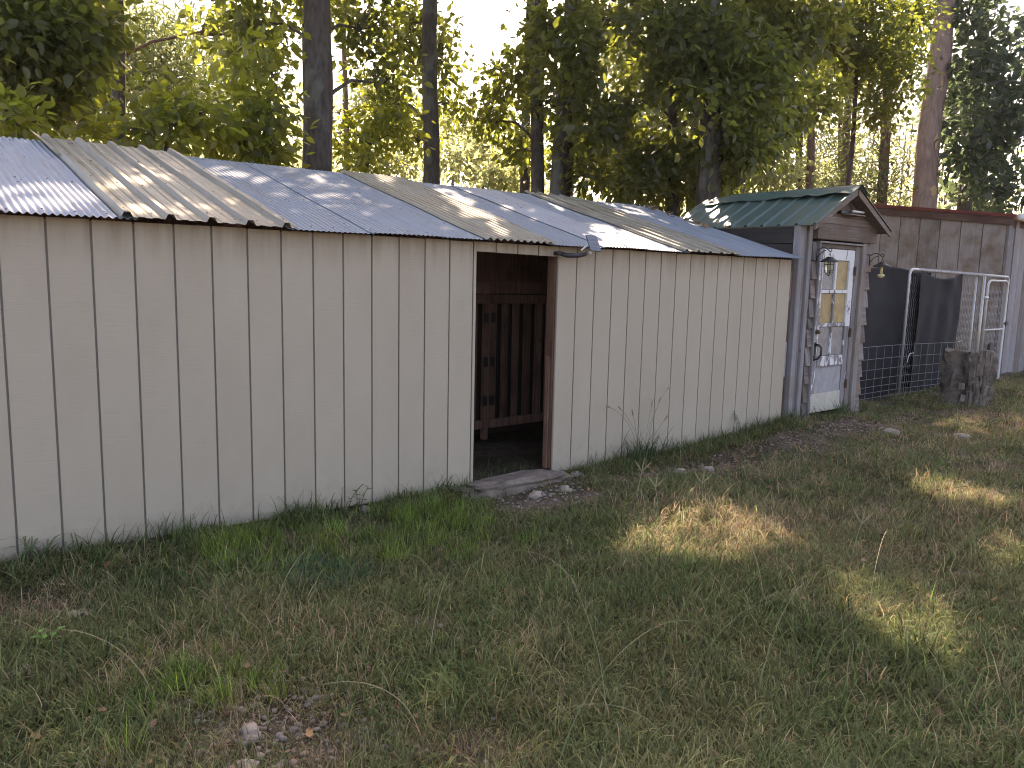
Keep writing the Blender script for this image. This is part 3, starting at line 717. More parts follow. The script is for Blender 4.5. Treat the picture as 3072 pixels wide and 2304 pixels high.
gate = child(ken, MB().tube([(14.10, KY-.02, .02)]+[(14.10, KY-.02, 1.60)]+arc(14.22, 1.62, .12, math.pi, math.pi/2, KY-.02)[1:]+arc(14.86, 1.62, .12, math.pi/2, 0, KY-.02)+[(14.98, KY-.02, .02), (14.10, KY-.02, .02)], .019, 10), 'gate', M_PIPE, smooth=True)
child(gate, MB().tube([(14.12, KY-.02, .90), (14.96, KY-.02, .90)], .017, 8), 'gate_bar', M_PIPE, smooth=True)
child(gate, MB().tube([(14.96, KY-.04, 1.0), (15.06, KY-.05, 1.0)], .02, 8).box(14.99, 15.03, KY-.06, KY-.04, .96, 1.04), 'gate_latch', M_IRON)
for (z_,) in ((1.45,), (.35,)):
    child(gate, MB().tube([(13.98, KY-.025, z_), (14.10, KY-.03, z_)], .027, 8), 'gate_hinge', M_PIPE, smooth=True)
def chain(x0, x1, z0, z1, y):
    m = MB(); p = .062; n = int((x1-x0)/p); k = int((z1-z0)/p)
    for i in range(n+1):
        xx = x0+i*p
        if xx+p*.5 > x1: break
        pts = []
        for j in range(k+1):
            pts.append((xx+(p*.56 if j % 2 else -.06*p), y+(.003 if j % 2 else -.003), z0+j*p))
        m.tube(pts, .0019, 3, False)
    return m
for (a, b, z0, z1, y, par) in ((11.24, 13.96, .02, 1.80, KY+.035, ken), (14.12, 14.97, .03, 1.70, KY+.01, gate)):
    o = child(par, chain(a, b, z0, z1, y), 'chain_mesh', M_CHAIN); o['kind'] = 'stuff'
# wire ties curled round the top rail
m = MB()
for i in range(46):
    x = 11.5+i*.052; m.tube([(x, KY+.03*math.cos(a), ktop(x)-.004+.03*math.sin(a)) for a in np.linspace(-1.2, 3.6, 7)], .004, 4, False)
o = child(ken, m, 'rail_tie', M_CHAIN); o['kind'] = 'stuff'

def cloth(x0, x1, zt, zb, y, name, label, sagtop=0, seed=1, side=0):
    nx_, nz_ = 60, 70; vs = []; fs = []
    for sgn in (0, 1):
        for j in range(nz_):
            v = j/(nz_-1)
            for i in range(nx_):
                u = i/(nx_-1); x = x0+(x1-x0)*u+side*v*(u-.5)+.01*math.sin(9*v+seed)
                top = zt(u)-sagtop*math.sin(math.pi*u)**.8
                z = top+(zb-top)*v
                fold = .018*math.sin(u*7+seed+2*v)*(.4+v)+.010*math.sin(u*19+3*v+seed*2)
                drape = .016*math.sin(14*v-6*(u-.5)**2*4)*math.exp(-v*5)*math.sin(math.pi*u)
                vs.append((x, y+fold*.5+drape+.0012*sgn+.012*noise.noise(Vector((u*5, v*6, seed))), z))
    L = nx_*nz_
    for j in range(nz_-1):
        for i in range(nx_-1):
            a = j*nx_+i; fs += [(a, a+1, a+nx_+1, a+nx_), (L+a+nx_, L+a+nx_+1, L+a+1, L+a)]
    for i in range(nx_-1):
        fs.append((i, L+i, L+i+1, i+1)); k = (nz_-1)*nx_+i; fs.append((k, k+1, L+k+1, L+k))
    m = MB().add(vs, fs); o = m.build(name, M_CLOTH, None, smooth=True)
    return tag(o, label, 'shade cloth', 'black shade cloths hung along the kennel')
cloth(9.30, 12.15, lambda u: 1.865-.03*math.sin(u*9), -.06, KY+.10, 'shade_cloth', 'wide black shade cloth stretched between the hut and the kennel post', 0.01, 2)
cloth(11.56, 13.06, lambda u: 1.86-.02*u, -.05, KY-.012, 'shade_cloth', 'black shade cloth with sagging top edge tied to the chain link panel', .11, 5, -.05)

# welded wire panel
wp = empty('wire_fence', (11.3, KY-.05, .02), 'low grey welded wire livestock panel with square openings across both black cloths', 'fence')
wy = KY-.045
def wz(x): return .01*math.sin(x*1.3)
zs = [.04, .115, .20, .31, .44, .59, .765]
for z in zs: child(wp, MB().tube([(x, wy, z-.02*(x-9.3)/4+wz(x)) for x in np.linspace(9.35, 13.05, 14)], .0042, 5, False), 'wire_rail', M_WIRE)
x = 9.38
while x < 13.0:
    child(wp, MB().tube([(x, wy-.006, .0), (x+.008, wy-.006, .765-.02*(x-9.3)/4+wz(x))], .0042, 5, False), 'wire_upright', M_WIRE); x += .232
child(wp, MB().tube([(13.03, wy, .745), (13.12, wy-.02, .755), (13.28, wy-.05, .64)], .006, 5), 'bent_end', M_PIPE)
# light thin fence wires beyond
child(wp, MB().tube([(13.3, wy, .72), (15.8, wy+.05, .66)], .002, 4, False), 'loose_wire', M_WIRE)
# white clip on post
cl = empty('wire_clip', (11.3, KY-.08, .55), 'bent piece of white wire hooked on the kennel corner post', 'wire hook')
child(cl, MB().tube([(11.24, KY-.07, .50), (11.25, KY-.075, .58), (11.29, KY-.08, .63), (11.40, KY-.08, .635)], .006, 6), 'hook', M_WHITE)

# ------------------------------------------------------------------ stump
st = empty('log_stump', (11.25, -.55, .02), 'thick broken tree stump with blocky flaking bark standing in front of the chain link kennel', 'stump')
bark_s = stone_mat('stump_bark', (.06, .048, .040), (.22, .18, .15), 9)
plate_s = wood('stump_plate', (.10, .080, .066), (.26, .22, .185), (.05, .04, .035), var=.45)
bm = bmesh.new(); vs = []; n = 40; hN = 22
ring = []
for j in range(hN):
    t = j/(hN-1); z = -.05+.80*t
    rw = []
    for i in range(n):
        a = 2*math.pi*i/n; base = .29+.025*math.sin(3*a)+.03*math.sin(5*a+1)
        kx = math.cos(a); bulge = .05*max(0, kx)*max(0, 1-abs(t-.75)*2.4)
        r_ = base+bulge-.10*(1-t)**2*max(0, kx)
        r_ *= 1+.26*noise.fractal(Vector((kx*3.2, math.sin(a)*3.2, z*3)), 1, 2, 4)
        zt = z-(.10*t if (kx > .55 and t > .8) else 0)+.07*noise.noise(Vector((kx*4, math.sin(a)*4, 7)))*t*t
        rw.append(bm.verts.new((11.2+r_*kx, -.55+r_*math.sin(a), zt)))
    ring.append(rw)
for j in range(hN-1):
    for i in range(n): bm.faces.new((ring[j][i], ring[j][(i+1) % n], ring[j+1][(i+1) % n], ring[j+1][i]))
cv = bm.verts.new((11.2, -.55, .72))
for i in range(n): bm.faces.new((ring[-1][i], ring[-1][(i+1) % n], cv))
me = bpy.data.meshes.new('stump_body'); bm.to_mesh(me); bm.free()
o = link('stump_body', me, bark_s, None, Vector((11.2, -.55, -.05))); o.parent = st; o.location -= wloc(st)
for k in range(52):
    a = random.uniform(-math.pi, .35) if k > 8 else random.uniform(-1.3, -.2); z = random.uniform(.0, .66); w = random.uniform(.018, .045); h = random.uniform(.06, .26)
    rad = .285-.08*(1-z/.7)**2*max(0, math.cos(a))+random.uniform(-.01, .035)
    ca, sa = math.cos(a), math.sin(a); C0 = Vector((11.2+rad*ca, -.55+rad*sa, z+h/2)); tn = Vector((-sa, ca, random.uniform(-.12, .12))).normalized(); upv = Vector((ca*random.uniform(-.15, .1), 0, 1)).normalized(); nn = Vector((ca, sa, 0))
    child(st, quadbox(C0, tn, upv, nn, w, h/2, random.uniform(.008, .02)), 'bark_plate', plate_s if random.random() < .93 else W_GREY, bevel=.005)
for k, (a, h, w) in enumerate(((-1.05, .50, .05), (-.75, .34, .045), (-1.9, .3, .05), (-.35, .45, .05))):     # long root-like slabs
    ca, sa = math.cos(a), math.sin(a)
    m = MB().tube([(11.2+.30*ca, -.55+.30*sa, -.05), (11.2+.265*ca, -.55+.265*sa, h*.5), (11.2+.31*ca, -.55+.31*sa, h)], [w*.7, w, w*.9], 7)
    child(st, m, 'root_ridge', plate_s, smooth=False)

# ------------------------------------------------------------------ trees
def np_mesh(name, V, quads=None, tone=None, along=None, smooth=False):
    me = bpy.data.meshes.new(name); me.vertices.add(len(V)); me.vertices.foreach_set('co', np.asarray(V, np.float32).ravel())
    q = np.asarray(quads, np.int32); me.loops.add(q.size); me.loops.foreach_set('vertex_index', q.ravel())
    me.polygons.add(len(q)); me.polygons.foreach_set('loop_start', np.arange(0, q.size, q.shape[1], dtype=np.int32))
    me.update(calc_edges=True)
    for nm_, arr in (('tone', tone), ('along', along)):
        if arr is not None:
            a = me.attributes.new(nm_, 'FLOAT', 'POINT'); a.data.foreach_set('value', np.asarray(arr, np.float32))
    if smooth: me.polygons.foreach_set('use_smooth', [True]*len(me.polygons))
    return me
def unit(v): return v/np.maximum(np.linalg.norm(v, axis=-1, keepdims=True), 1e-9)

# gaps cut in the canopy: leaves removed along sun rays to place sun patches
GAPS = [((3.62, -1.75, .05), .56), ((3.35, -1.95, .05), .35), ((4.0, -2.05, .05), .26), ((3.95, -2.5, .05), .12), ((3.42, -3.2, .05), .34), ((3.2, -3.38, .05), .25), ((6.1, -2.5, .05), .35), ((5.0, -3.3, .05), .28), ((5.9, -2.9, 0), .15), ((6.9, -2.2, 0), .13), ((.35, -2.6, 0), .09),
        ((7.3, -1.6, 0), .12), ((4.5, -3.3, 0), .12), ((8.6, -2.8, 0), .2), ((2.3, -3.2, 0), .07),
        ((.16, .62, 2.13), 0.17), ((.42, .40, 2.05), 0.18), ((.2, .1, 1.95), 0.14), ((-.15, .3, 2.0), 0.15), ((.55, -.0, 1.93), 0.11), ((.9, .85, 2.15), 0.15), ((.76, -.05, 1.9), 0.15), ((1.02, .15, 1.97), 0.14), ((1.32, .45, 2.05), 0.11), ((1.05, 1.3, 2.3), 0.12),
        ((1.75, 1.6, 2.38), 0.15), ((2.0, 1.3, 2.3), 0.14), ((2.6, 1.9, 2.45), 0.18),
        ((3.95, 1.7, 2.41), 0.18), ((3.80, 1.2, 2.28), 0.21), ((3.66, .8, 2.17), 0.21), ((3.58, .4, 2.04), 0.17), ((3.5, .05, 1.95), 0.14), ((3.4, 1.9, 2.45), 0.14),
        ((4.5, 1.1, 2.25), 0.17), ((5.1, .5, 2.07), 0.24), ((4.9, .15, 1.98), 0.20), ((5.4, .2, 2.0), 0.20), ((5.7, .55, 2.07), 0.15), ((5.45, 1.6, 2.4), 0.22), ((6.1, 1.3, 2.3), 0.15),
        ((6.9, 1.9, 2.48), 0.33), ((6.8, 1.2, 2.3), 0.15), ((7.3, 1.2, 2.25), 0.12), ((6.3, .9, 2.2), 0.11),
        ((8.1, 2.2, 2.62), 0.42), ((7.9, 1.9, 2.48), 0.33), ((8.2, 1.7, 2.6), 0.21), ((8.0, 1.4, 2.5), 0.15), ((7.8, 1.1, 2.4), 0.14), ((8.45, 1.75, 2.72), .3), ((8.3, 1.5, 2.6), .16), ((8.1, 1.75, 2.5), .2)]
def sunmask(P, grow=1.25):
    keep = np.ones(len(P), bool); fz = .72+.5*np.random.default_rng(len(P)).uniform(0, 1, len(P)); lucky = np.random.default_rng(len(P)+1).uniform(0, 1, len(P)) > .035
    for (q, r_) in GAPS:
        d = P-np.array(q); t = d@SUND; dist = np.linalg.norm(d-t[:, None]*SUND, axis=1)
        keep &= ~((dist < r_*grow*fz) & (t > 0) & lucky)
    return keep
def leaves(C, N, L, spread, droop=.45, W=.55, gaps=True, percl=20, needle=False):
    """returns V, quads, tone for N leaves in clusters around centres C (n,3)"""
    k = len(C); ci = rng.integers(0, k, N)
    off = rng.normal(0, spread, (N, 3)); P = C[ci]+off
    if gaps:
        m = sunmask(P); P = P[m]; off = off[m]; ci = ci[m]; N = len(P)
    ax = unit(unit(off)+rng.normal(0, .55, (N, 3))+np.array([0, 0, -droop])); nr = rng.normal(0, .6, (N, 3))+np.array([0, 0, .75])
    nr = unit(nr-(nr*ax).sum(1, keepdims=True)*ax); sd = np.cross(nr, ax)
    ln = L*rng.uniform(.6, 1.25, (N, 1)); wd = ln*W*rng.uniform(.8, 1.15, (N, 1)); fold = rng.uniform(.05, .28, (N, 1))
    c = rng.uniform(-.1, .2, (N, 1))
    b = P; tip = P+ax*ln-nr*ln*c
    l1 = P+ax*ln*.32+sd*wd*.5+nr*wd*fold; l2 = P+ax*ln*.68+sd*wd*.42+nr*wd*fold-nr*ln*c*.4
    r1 = P+ax*ln*.32-sd*wd*.5+nr*wd*fold; r2 = P+ax*ln*.68-sd*wd*.42+nr*wd*fold-nr*ln*c*.4
    V = np.stack([b, l1, l2, tip, r2, r1], 1).reshape(-1, 3); i = np.arange(N)[:, None]*6
    Q = np.concatenate([i+np.array([0, 1, 2, 3]), i+np.array([0, 3, 4, 5])], 0)
    ct = rng.uniform(0, 1, k); tone = np.clip(ct[ci]*.6+rng.uniform(0, .5, N), 0, 1)
    return V, Q, np.repeat(tone, 6)
def ball(n, c, rh, rv):
    d = unit(rng.normal(0, 1, (n, 3))); r_ = rng.uniform(0, 1, (n, 1))**.45
    return np.array(c)+d*r_*np.array([rh, rh, rv])*1.08+rng.normal(0, .05, (n, 3))
def trunk_mesh(path, rad, nseg=14, rough=.06, seed=0):
    path = [Vector(p) for p in path]; pts = []; rs = []
    for i in range(len(path)-1):
        n = max(2, int((path[i+1]-path[i]).length/.16))
        for j in range(n): t = j/n; pts.append(path[i].lerp(path[i+1], t)); rs.append(rad[i]*(1-t)+rad[i+1]*t)
    pts.append(path[-1]); rs.append(rad[-1]); m = MB().tube(pts, rs, nseg, True)
    out = []
    for k, v in enumerate(m.v):
        i = k//nseg; c = pts[i]; d = Vector(v)-c; a = math.atan2(d.y, d.x)
        f = 1+rough*noise.fractal(Vector((math.cos(a)*2.4+seed, math.sin(a)*2.4, c.z*1.1)), 1, 2, 4)+rough*.6*noise.noise(Vector((math.cos(a)*7+seed, math.sin(a)*7, c.z*2.2)))
        out.append(tuple(c+d*f+Vector((.015*math.sin(c.z*1.3+seed), .015*math.cos(c.z*1.7+seed), 0))))
    m.v = out; return m
TREE_N = [0]
def tree(name, path, rad, lobes, bk, lm, L, label, cat='tree', group=None, high=(), dens=1.0, seed=0, W=.55, droop=.45, nseg=14, spread=None, rough=.06, highL=.20, highmat=None, ftrunk=True):
    bx, by = path[0][0], path[0][1]; z0 = float(gz(bx, by)) if abs(bx) < 50 else 0
    e = empty(name, (bx, by, z0), label, cat, group)
    path = [(path[0][0], path[0][1], z0-.1)]+list(path[1:])
    tm = trunk_mesh(path, rad, nseg, rough, seed+1.7)
    child(e, tm, 'trunk', bk, smooth=True)
    P = [Vector(p) for p in path]
    def at(z):
        for a, b in zip(P[:-1], P[1:]):
            if a.z <= z <= b.z: return a.lerp(b, (z-a.z)/max(1e-6, b.z-a.z))
        return P[-1] if z > P[-1].z else P[0]
    br = MB(); AV = []; AQ = []; AT = []; off = 0
    for li, (cx, cy, cz, rh, rv, k) in enumerate(list(lobes)+list(high)):
        hi = li >= len(lobes); LL = highL if hi else L
        c = Vector((cx, cy, cz)); s0 = at(max(.6, cz-.35*(Vector((cx, cy, 0))-Vector((at(cz).x, at(cz).y, 0))).length-.1))
        dist = (c-s0).length; r_ = min(.05, .012+.012*dist)
        mid = s0.lerp(c, .5)+Vector((random.uniform(-.1, .1), random.uniform(-.1, .1), .08*dist))
        br.tube([s0, s0.lerp(mid, .5)+Vector((0, 0, .03)), mid, mid.lerp(c, .6), c], [r_, r_*.8, r_*.65, r_*.45, r_*.25], 6, False)
        N = int(dens*k*(1.25 if hi else 2.1)*math.pi*rh*rv/(.2*LL*LL*(W/.55))); nc = max(4, N//22); N = max(N, 8)
        C = ball(nc, (cx, cy, cz), rh, rv)
        for q in C[:min(len(C), 22 if not hi else 5)]:
            q = Vector(q); mm = c.lerp(q, .5)+Vector((0, 0, .04)); br.tube([c.lerp(s0, .15), mm, q], [r_*.3, r_*.2, .003], 4, False)
        V, Q, T = leaves(C, N, LL, spread or LL*1.0, droop, W)
        AV.append(V); AQ.append(Q+off); AT.append(T); off += len(V)
    if br.v:
        vv = np.array(br.v); child(e, br, 'branches', bk)
    if AV:
        V = np.concatenate(AV); me = np_mesh('crown', V-np.array([bx, by, z0]), np.concatenate(AQ), np.concatenate(AT))
        o = link('crown', me, lm); o.parent = e; o.location = (0, 0, 0)
    TREE_N[0] += len(V)//6 if AV else 0
    return e
LB = {
    'A': [(3.93, 6.58, 5.14, 0.58, 0.46, 2), (5.66, 6.47, 5.37, 0.45, 0.57, 1.6), (5.94, 6.36, 4.59, 0.4, 0.44, 1.3), (5.22, 7.42, 6.08, 0.6, 0.34, 2)],
    'K': [(0.85, 4.78, 3.93, 0.61, 0.56, 2.6), (1.45, 4.99, 4.19, 0.45, 0.4, 2), (0.93, 5.27, 3.38, 0.45, 0.3, 2), (1.29, 5.18, 3.76, 0.4, 0.35, 2)],
    'S1': [(0.63, 3.75, 2.98, 0.34, 0.25, 1.8)],
    'S2': [(1.81, 3.83, 2.97, 0.42, 0.24, 2), (2.3, 3.88, 3.28, 0.39, 0.24, 1.8), (1.5, 4.36, 3.02, 0.34, 0.22, 1.8)],
    'S3': [(2.89, 4.28, 3.12, 0.48, 0.32, 2.2), (3.15, 4.35, 3.43, 0.3, 0.38, 2), (3.44, 4.64, 4.04, 0.34, 0.34, 1.5), (3.05, 4.1, 2.97, 0.3, 0.21, 2)],
    'S4': [(5.43, 6.14, 3.31, 0.42, 0.25, 1.6), (6.06, 6.37, 3.83, 0.44, 0.44, 1.5), (5.28, 6.36, 3.87, 0.28, 0.28, 1)],
    'H': [(4.13, 12.24, 5.98, 1.09, 0.73, 1.5), (3.49, 13.29, 5.26, 0.75, 0.56, 1.3), (4.91, 12.84, 5.61, 0.78, 0.58, 1.2)],
    'I': [(2.39, 11.46, 4.62, 0.66, 0.41, 1.5), (2.63, 11.39, 5.28, 0.66, 0.49, 1.4), (4.66, 9.84, 5.92, 0.66, 0.49, 1.2)],
    'B': [(8.24, 9.01, 4.35, 0.37, 0.37, 1.2), (7.62, 8.38, 6.29, 0.52, 0.61, 1.8), (7.99, 7.68, 5.72, 0.43, 0.51, 1.4), (7.55, 8.93, 4.94, 0.54, 0.45, 1.4), (8.06, 7.77, 4.84, 0.38, 0.38, 1.2)],
    'C': [(8.51, 6.52, 4.96, 0.49, 0.41, 1.7), (8.62, 5.78, 5.4, 0.39, 0.39, 1.8), (8.63, 7.06, 4.5, 0.52, 0.35, 1.4), (9.06, 6.63, 4.0, 0.52, 0.35, 1.6)],
    'D': [(8.63, 4.9, 3.68, 0.38, 0.38, 1.5), (8.38, 5.24, 4.51, 0.38, 0.38, 1.5), (7.89, 4.5, 5.42, 0.42, 0.42, 2.2), (8.03, 4.01, 4.74, 0.56, 0.56, 2.4), (8.29, 3.93, 4.02, 0.56, 0.42, 2.2), (8.39, 4.1, 3.29, 0.43, 0.29, 1.8)],
    'E': [(10.44, 4.34, 5.23, 0.64, 0.56, 2.2), (9.63, 5.15, 6.07, 0.56, 0.48, 2), (9.97, 5.13, 3.86, 0.49, 0.41, 1.8), (8.87, 3.68, 5.3, 0.71, 0.56, 2.4), (8.91, 3.48, 4.39, 0.64, 0.56, 2.4), (9.36, 3.63, 3.63, 0.59, 0.44, 2), (9.12, 3.87, 3.12, 0.52, 0.26, 1.8)],
    'F': [(11.86, 3.99, 6.21, 0.74, 0.58, 2.2), (13.76, 3.58, 5.25, 0.44, 0.53, 1.6), (12.71, 3.66, 4.52, 0.6, 0.51, 1.8), (10.73, 4.48, 3.72, 0.66, 0.41, 1.8), (9.1, 2.79, 5.03, 0.68, 0.61, 2.4), (9.14, 2.58, 4.03, 0.61, 0.54, 2.4), (9.96, 2.48, 3.58, 0.64, 0.35, 1.8), (10.14, 2.52, 4.64, 0.64, 0.64, 2), (11.56, 2.84, 5.67, 0.76, 0.61, 2), (10.03, 3.39, 3.17, 0.6, 0.26, 1.8)],
    'G2': [(17.15, 4.94, 6.52, 0.64, 0.53, 1.6), (18.91, 4.39, 7.89, 0.54, 0.65, 1.6), (19.03, 4.82, 7.15, 0.67, 0.56, 1.6), (15.76, 4.88, 7.13, 0.6, 0.6, 2), (16.07, 4.63, 7.14, 0.9, 0.6, 1.9), (16.83, 3.94, 6.76, 0.8, 0.7, 1.8), (17.0, 3.65, 5.87, 0.5, 0.5, 1.4), (16.57, 4.29, 7.55, 0.9, 0.4, 2), (16.65, 3.83, 5.27, 0.5, 0.4, 0.8)],
    'J': [(26.73, 6.45, 7.78, 0.88, 1.03, 1.6), (25.76, 5.36, 4.45, 0.99, 0.71, 1.8), (25.45, 4.69, 6.64, 0.95, 0.95, 1.8), (23.11, 4.2, 7.8, 1.11, 1.24, 2), (22.77, 4.09, 5.58, 0.99, 1.11, 2.4), (22.22, 3.0, 4.23, 0.71, 0.59, 2.2), (22.54, 3.09, 6.23, 0.71, 0.94, 2), (22.81, 4.66, 9.02, 0.86, 0.74, 1.8)],
    'far1': [(12.94, 13.32, 4.93, 1.04, 0.65, 1.8), (12.23, 11.16, 4.18, 0.82, 0.47, 1.8), (13.91, 15.39, 6.35, 0.85, 0.56, 1.2)],
    'far2': [(12.36, 16.62, 6.16, 0.85, 0.85, 1.4), (11.65, 17.37, 7.13, 0.71, 0.85, 0.9), (11.21, 14.7, 4.75, 0.91, 0.39, 1.2)],
    'far3': [(8.61, 22.52, 7.47, 1.38, 1.22, 1.3), (6.54, 22.87, 7.19, 1.47, 1.18, 1.3), (9.54, 22.01, 8.86, 1.07, 1.22, 1.2)],
    'far4': [(3.79, 20.86, 5.18, 1.55, 0.65, 1.6), (6.37, 24.72, 9.53, 1.84, 1.22, 1.1)],
    'far5': [(15.7, 11.17, 5.53, 1.29, 1.04, 1.4), (18.07, 10.69, 6.43, 1.49, 1.62, 1.2), (17.9, 12.49, 8.43, 1.69, 1.69, 1.2)],
    'far6': [(20.52, 10.01, 6.54, 1.41, 1.69, 1.3), (21.33, 11.12, 9.23, 1.47, 1.47, 1.2), (19.16, 8.17, 4.6, 1.16, 0.65, 1.3)],
    'pine1': [(22.06, 8.9, 7.43, 0.85, 0.31, 1.2), (22.14, 8.62, 6.17, 1.13, 0.25, 1.2), (21.74, 8.77, 5.17, 1.13, 0.28, 1.2)],
    'pine2': [(23.07, 7.99, 6.9, 0.85, 0.28, 1), (23.09, 7.75, 5.63, 1.13, 0.25, 1.2), (22.58, 7.99, 4.64, 1.27, 0.31, 1.4)],
    'pine3': [(21.92, 6.15, 5.97, 0.78, 0.23, 1), (22.01, 5.92, 5.07, 0.91, 0.23, 1.2), (21.66, 6.07, 4.29, 1.04, 0.32, 1.4)],
}
def hi(x, y, *rows): return [(x+a, y+b, z, rh, rv, k) for (a, b, z, rh, rv, k) in rows]
H1 = [(0, 0, 8.2, 2.6, 1.1, 1.3), (1.2, .8, 10.2, 2.2, 1.1, 1.1), (-1.6, -.6, 9.4, 2.0, 1.0, 1.2), (.3, -1.8, 7.0, 1.7, .8, 1.2), (.2, 1.6, 12, 2.0, 1.1, 1.0)]  # upper crowns above the view, placed to block the sun
tree('oak_tree', [(4.18, 5.0, 0), (4.22, 5.11, 2.96), (4.38, 5.39, 5.24), (4.5, 5.5, 10)], [.25, .195, .17, .1], LB['A'], B_OAK, LF_OAK, .155, 'large dark oak trunk rising behind the striped pale green roof section, leaves on both sides', group='oaks behind the shed', high=hi(4.4, 5.4, *H1), seed=1)
tree('oak_tree', [(6.95, 6.55, 0), (7.08, 6.72, 3.19), (7.3, 7.1, 6.32), (7.4, 7.3, 11)], [.19, .145, .125, .07], LB['B'], B_OAK, LF_OAK, .155, 'slimmer straight dark trunk just left of the bright white sky gap', group='oaks behind the shed', high=hi(7.4, 7.3, (0, 0, 9.5, 2.3, 1.1, 1.2), (-1.6, .4, 8.6, 1.6, .8, 1.0), (1.0, .4, 11.5, 1.8, 1, 1)), seed=2)
tree('oak_tree', [(8.1, 5.05, 0), (8.16, 5.16, 3.02), (8.5, 5.6, 6.18), (8.8, 5.9, 10)], [.14, .112, .11, .06], LB['C'], B_OAK, LF_OAK, .155, 'slender trunk leaning right, left one of the close group above the doorway', group='oaks behind the shed', high=hi(8.8, 5.9, (0, 0, 8.4, 2.0, 1.0, 1.3), (.8, .4, 10.5, 1.8, 1, 1.2)), seed=3)
tree('oak_tree', [(7.98, 4.35, 0), (8.07, 4.56, 2.9), (8.40, 4.80, 4.4), (8.62, 5.0, 6.02), (9.0, 5.3, 10)], [.16, .128, .11, .10, .06], LB['D'], B_OAK, LF_OAK, .155, 'lichen grey trunk leaning right, front one of a touching pair of trunks', group='oaks behind the shed', high=hi(9, 5.3, (0, 0, 8, 2.0, 1.0, 1.3), (.4, -1.6, 6.9, 1.5, .8, 1.4)), seed=4)
tree('oak_tree', [(8.38, 4.6, 0), (8.42, 4.67, 2.94), (8.62, 4.9, 4.6), (8.9, 5.3, 6.5)], [.12, .095, .08, .05], [], B_OAK, LF_OAK, .12, 'thin dark trunk, rear one of a touching pair of trunks', group='oaks behind the shed', seed=5)
tree('oak_tree', [(9.8, 3.55, 0), (9.9, 3.68, 2.69), (10.14, 4.11, 6.24), (10.3, 4.3, 10)], [.15, .122, .11, .06], LB['E'], B_OAK, LF_OAK, .155, dens=1.5, label= 'dark leafy tree standing just left of the far end of the green hut roof', group='oaks behind the shed', high=hi(10.3, 4.3, *H1[:4]), seed=6)
tree('oak_tree', [(9.55, 2.7, 0), (9.62, 2.8, 3.43), (9.76, 3.05, 5.89), (9.9, 3.2, 10.5)], [.22, .178, .15, .08], LB['F'], B_OAK, LF_OAK, .155, dens=1.5, label= 'thick trunk buried in dense dark leaves directly above the green hut roof', group='oaks behind the shed', high=hi(10, 3.4, *H1), seed=7)
G = tree('dead_pine', [(21.4, 4.7, 0), (21.54, 4.78, 3.76), (21.9, 4.95, 6.2), (22.39, 5.04, 9.25), (22.8, 5.3, 14)], [.34, .305, .28, .25, .15], [], B_DEAD, LF_PINE, .2, 'tall bare pinkish pine trunk with peeling bark leaning above the dark red roof edge', 'pine tree', seed=8, nseg=22, high=hi(22.8, 5.3, (0, 0, 14, 2.2, .8, 1.2)), highL=.3)
# patches where its bark has come off
for k, (z, a, w, h, dx) in enumerate(((4.15, -2.0, .10, .28, .04), (5.45, -2.25, .05, .45, 0), (5.0, -1.7, .06, .3, 0), (7.6, -.9, .10, 1.1, 0), (6.4, -1.35, .04, .5, 0), (6.9, -2.3, .03, .3, 0), (4.45, -1.6, .05, .2, 0))):
    t = (z-3.76)/5.5; cx, cy = 21.54+.85*t, 4.78+.27*t; rr2 = .305-.055*t+.004
    m = MB(); vs = []; n1, n2 = 7, 9
    for i in range(n1):
        for j in range(n2):
            u, v = i/(n1-1)*2-1, j/(n2-1)*2-1; aa = a+u*w/rr2*(1-.75*v*v+.25*math.sin(5*v+k)); zz = z+v*h/2
            tt = (zz-3.76)/5.5; r3 = rr2*1.02+.012*(1-u*u)*(1-v*v); vs.append((21.54+.85*tt+r3*math.cos(aa), 4.78+.27*tt+r3*math.sin(aa), zz))
    child(G, m.add(vs, [(i*n2+j, i*n2+j+1, (i+1)*n2+j+1, (i+1)*n2+j) for i in range(n1-1) for j in range(n2-1)]), 'bare_patch', M_SAP, smooth=True)
tree('oak_tree', [(24.4, 4.9, 0), (24.6, 4.95, 4.19), (25.3, 5.2, 10)], [.25, .2, .12], LB['J'], B_OAK, LF_COOL, .25, 'dense blue green tree filling the right edge beyond the barn', group='oaks behind the shed', seed=9, dens=.85)
tree('shade_tree', [(.2, 5.4, 0), (.1, 5.3, 3), (.3, 5.3, 8)], [.2, .15, .08], LB['K'], B_OAK, LF_OAK, .145, dens=1.5, label= 'dark leafy tree filling the top left corner above the grey roof', high=hi(.6, 5.8, *H1), seed=10)
US = 'bushy saplings behind the shed roof'
tree('sapling', [(.7, 3.9, 0), (.66, 3.8, 2.4), (.63, 3.75, 3.0)], [.04, .03, .012], LB['S1'], B_OAK, LF_UND, .12, 'yellow green sapling leaves at the left edge just over the roof', 'sapling', US, seed=11, nseg=8)
tree('sapling', [(1.9, 4.1, 0), (1.95, 4.0, 2.6), (2.1, 3.9, 3.4)], [.05, .035, .012], LB['S2'], B_OAK, LF_UND, .13, 'bright broad leaved sapling over the first striped roof sheet', 'sapling', US, seed=12, nseg=8)
tree('sapling', [(3.1, 4.5, 0), (3.2, 4.4, 2.8), (3.35, 4.5, 4.0)], [.05, .04, .012], LB['S3'], B_OAK, LF_UND, .13, 'darker broad leaved sapling just left of the large oak trunk', 'sapling', US, seed=13, nseg=8)
tree('sapling', [(5.5, 6.4, 0), (5.55, 6.3, 3), (5.7, 6.3, 3.8)], [.05, .04, .012], LB['S4'], B_OAK, LF_UND, .13, 'open sapling with sky showing through between the large oak and the slim trunk', 'sapling', US, seed=14, nseg=8)
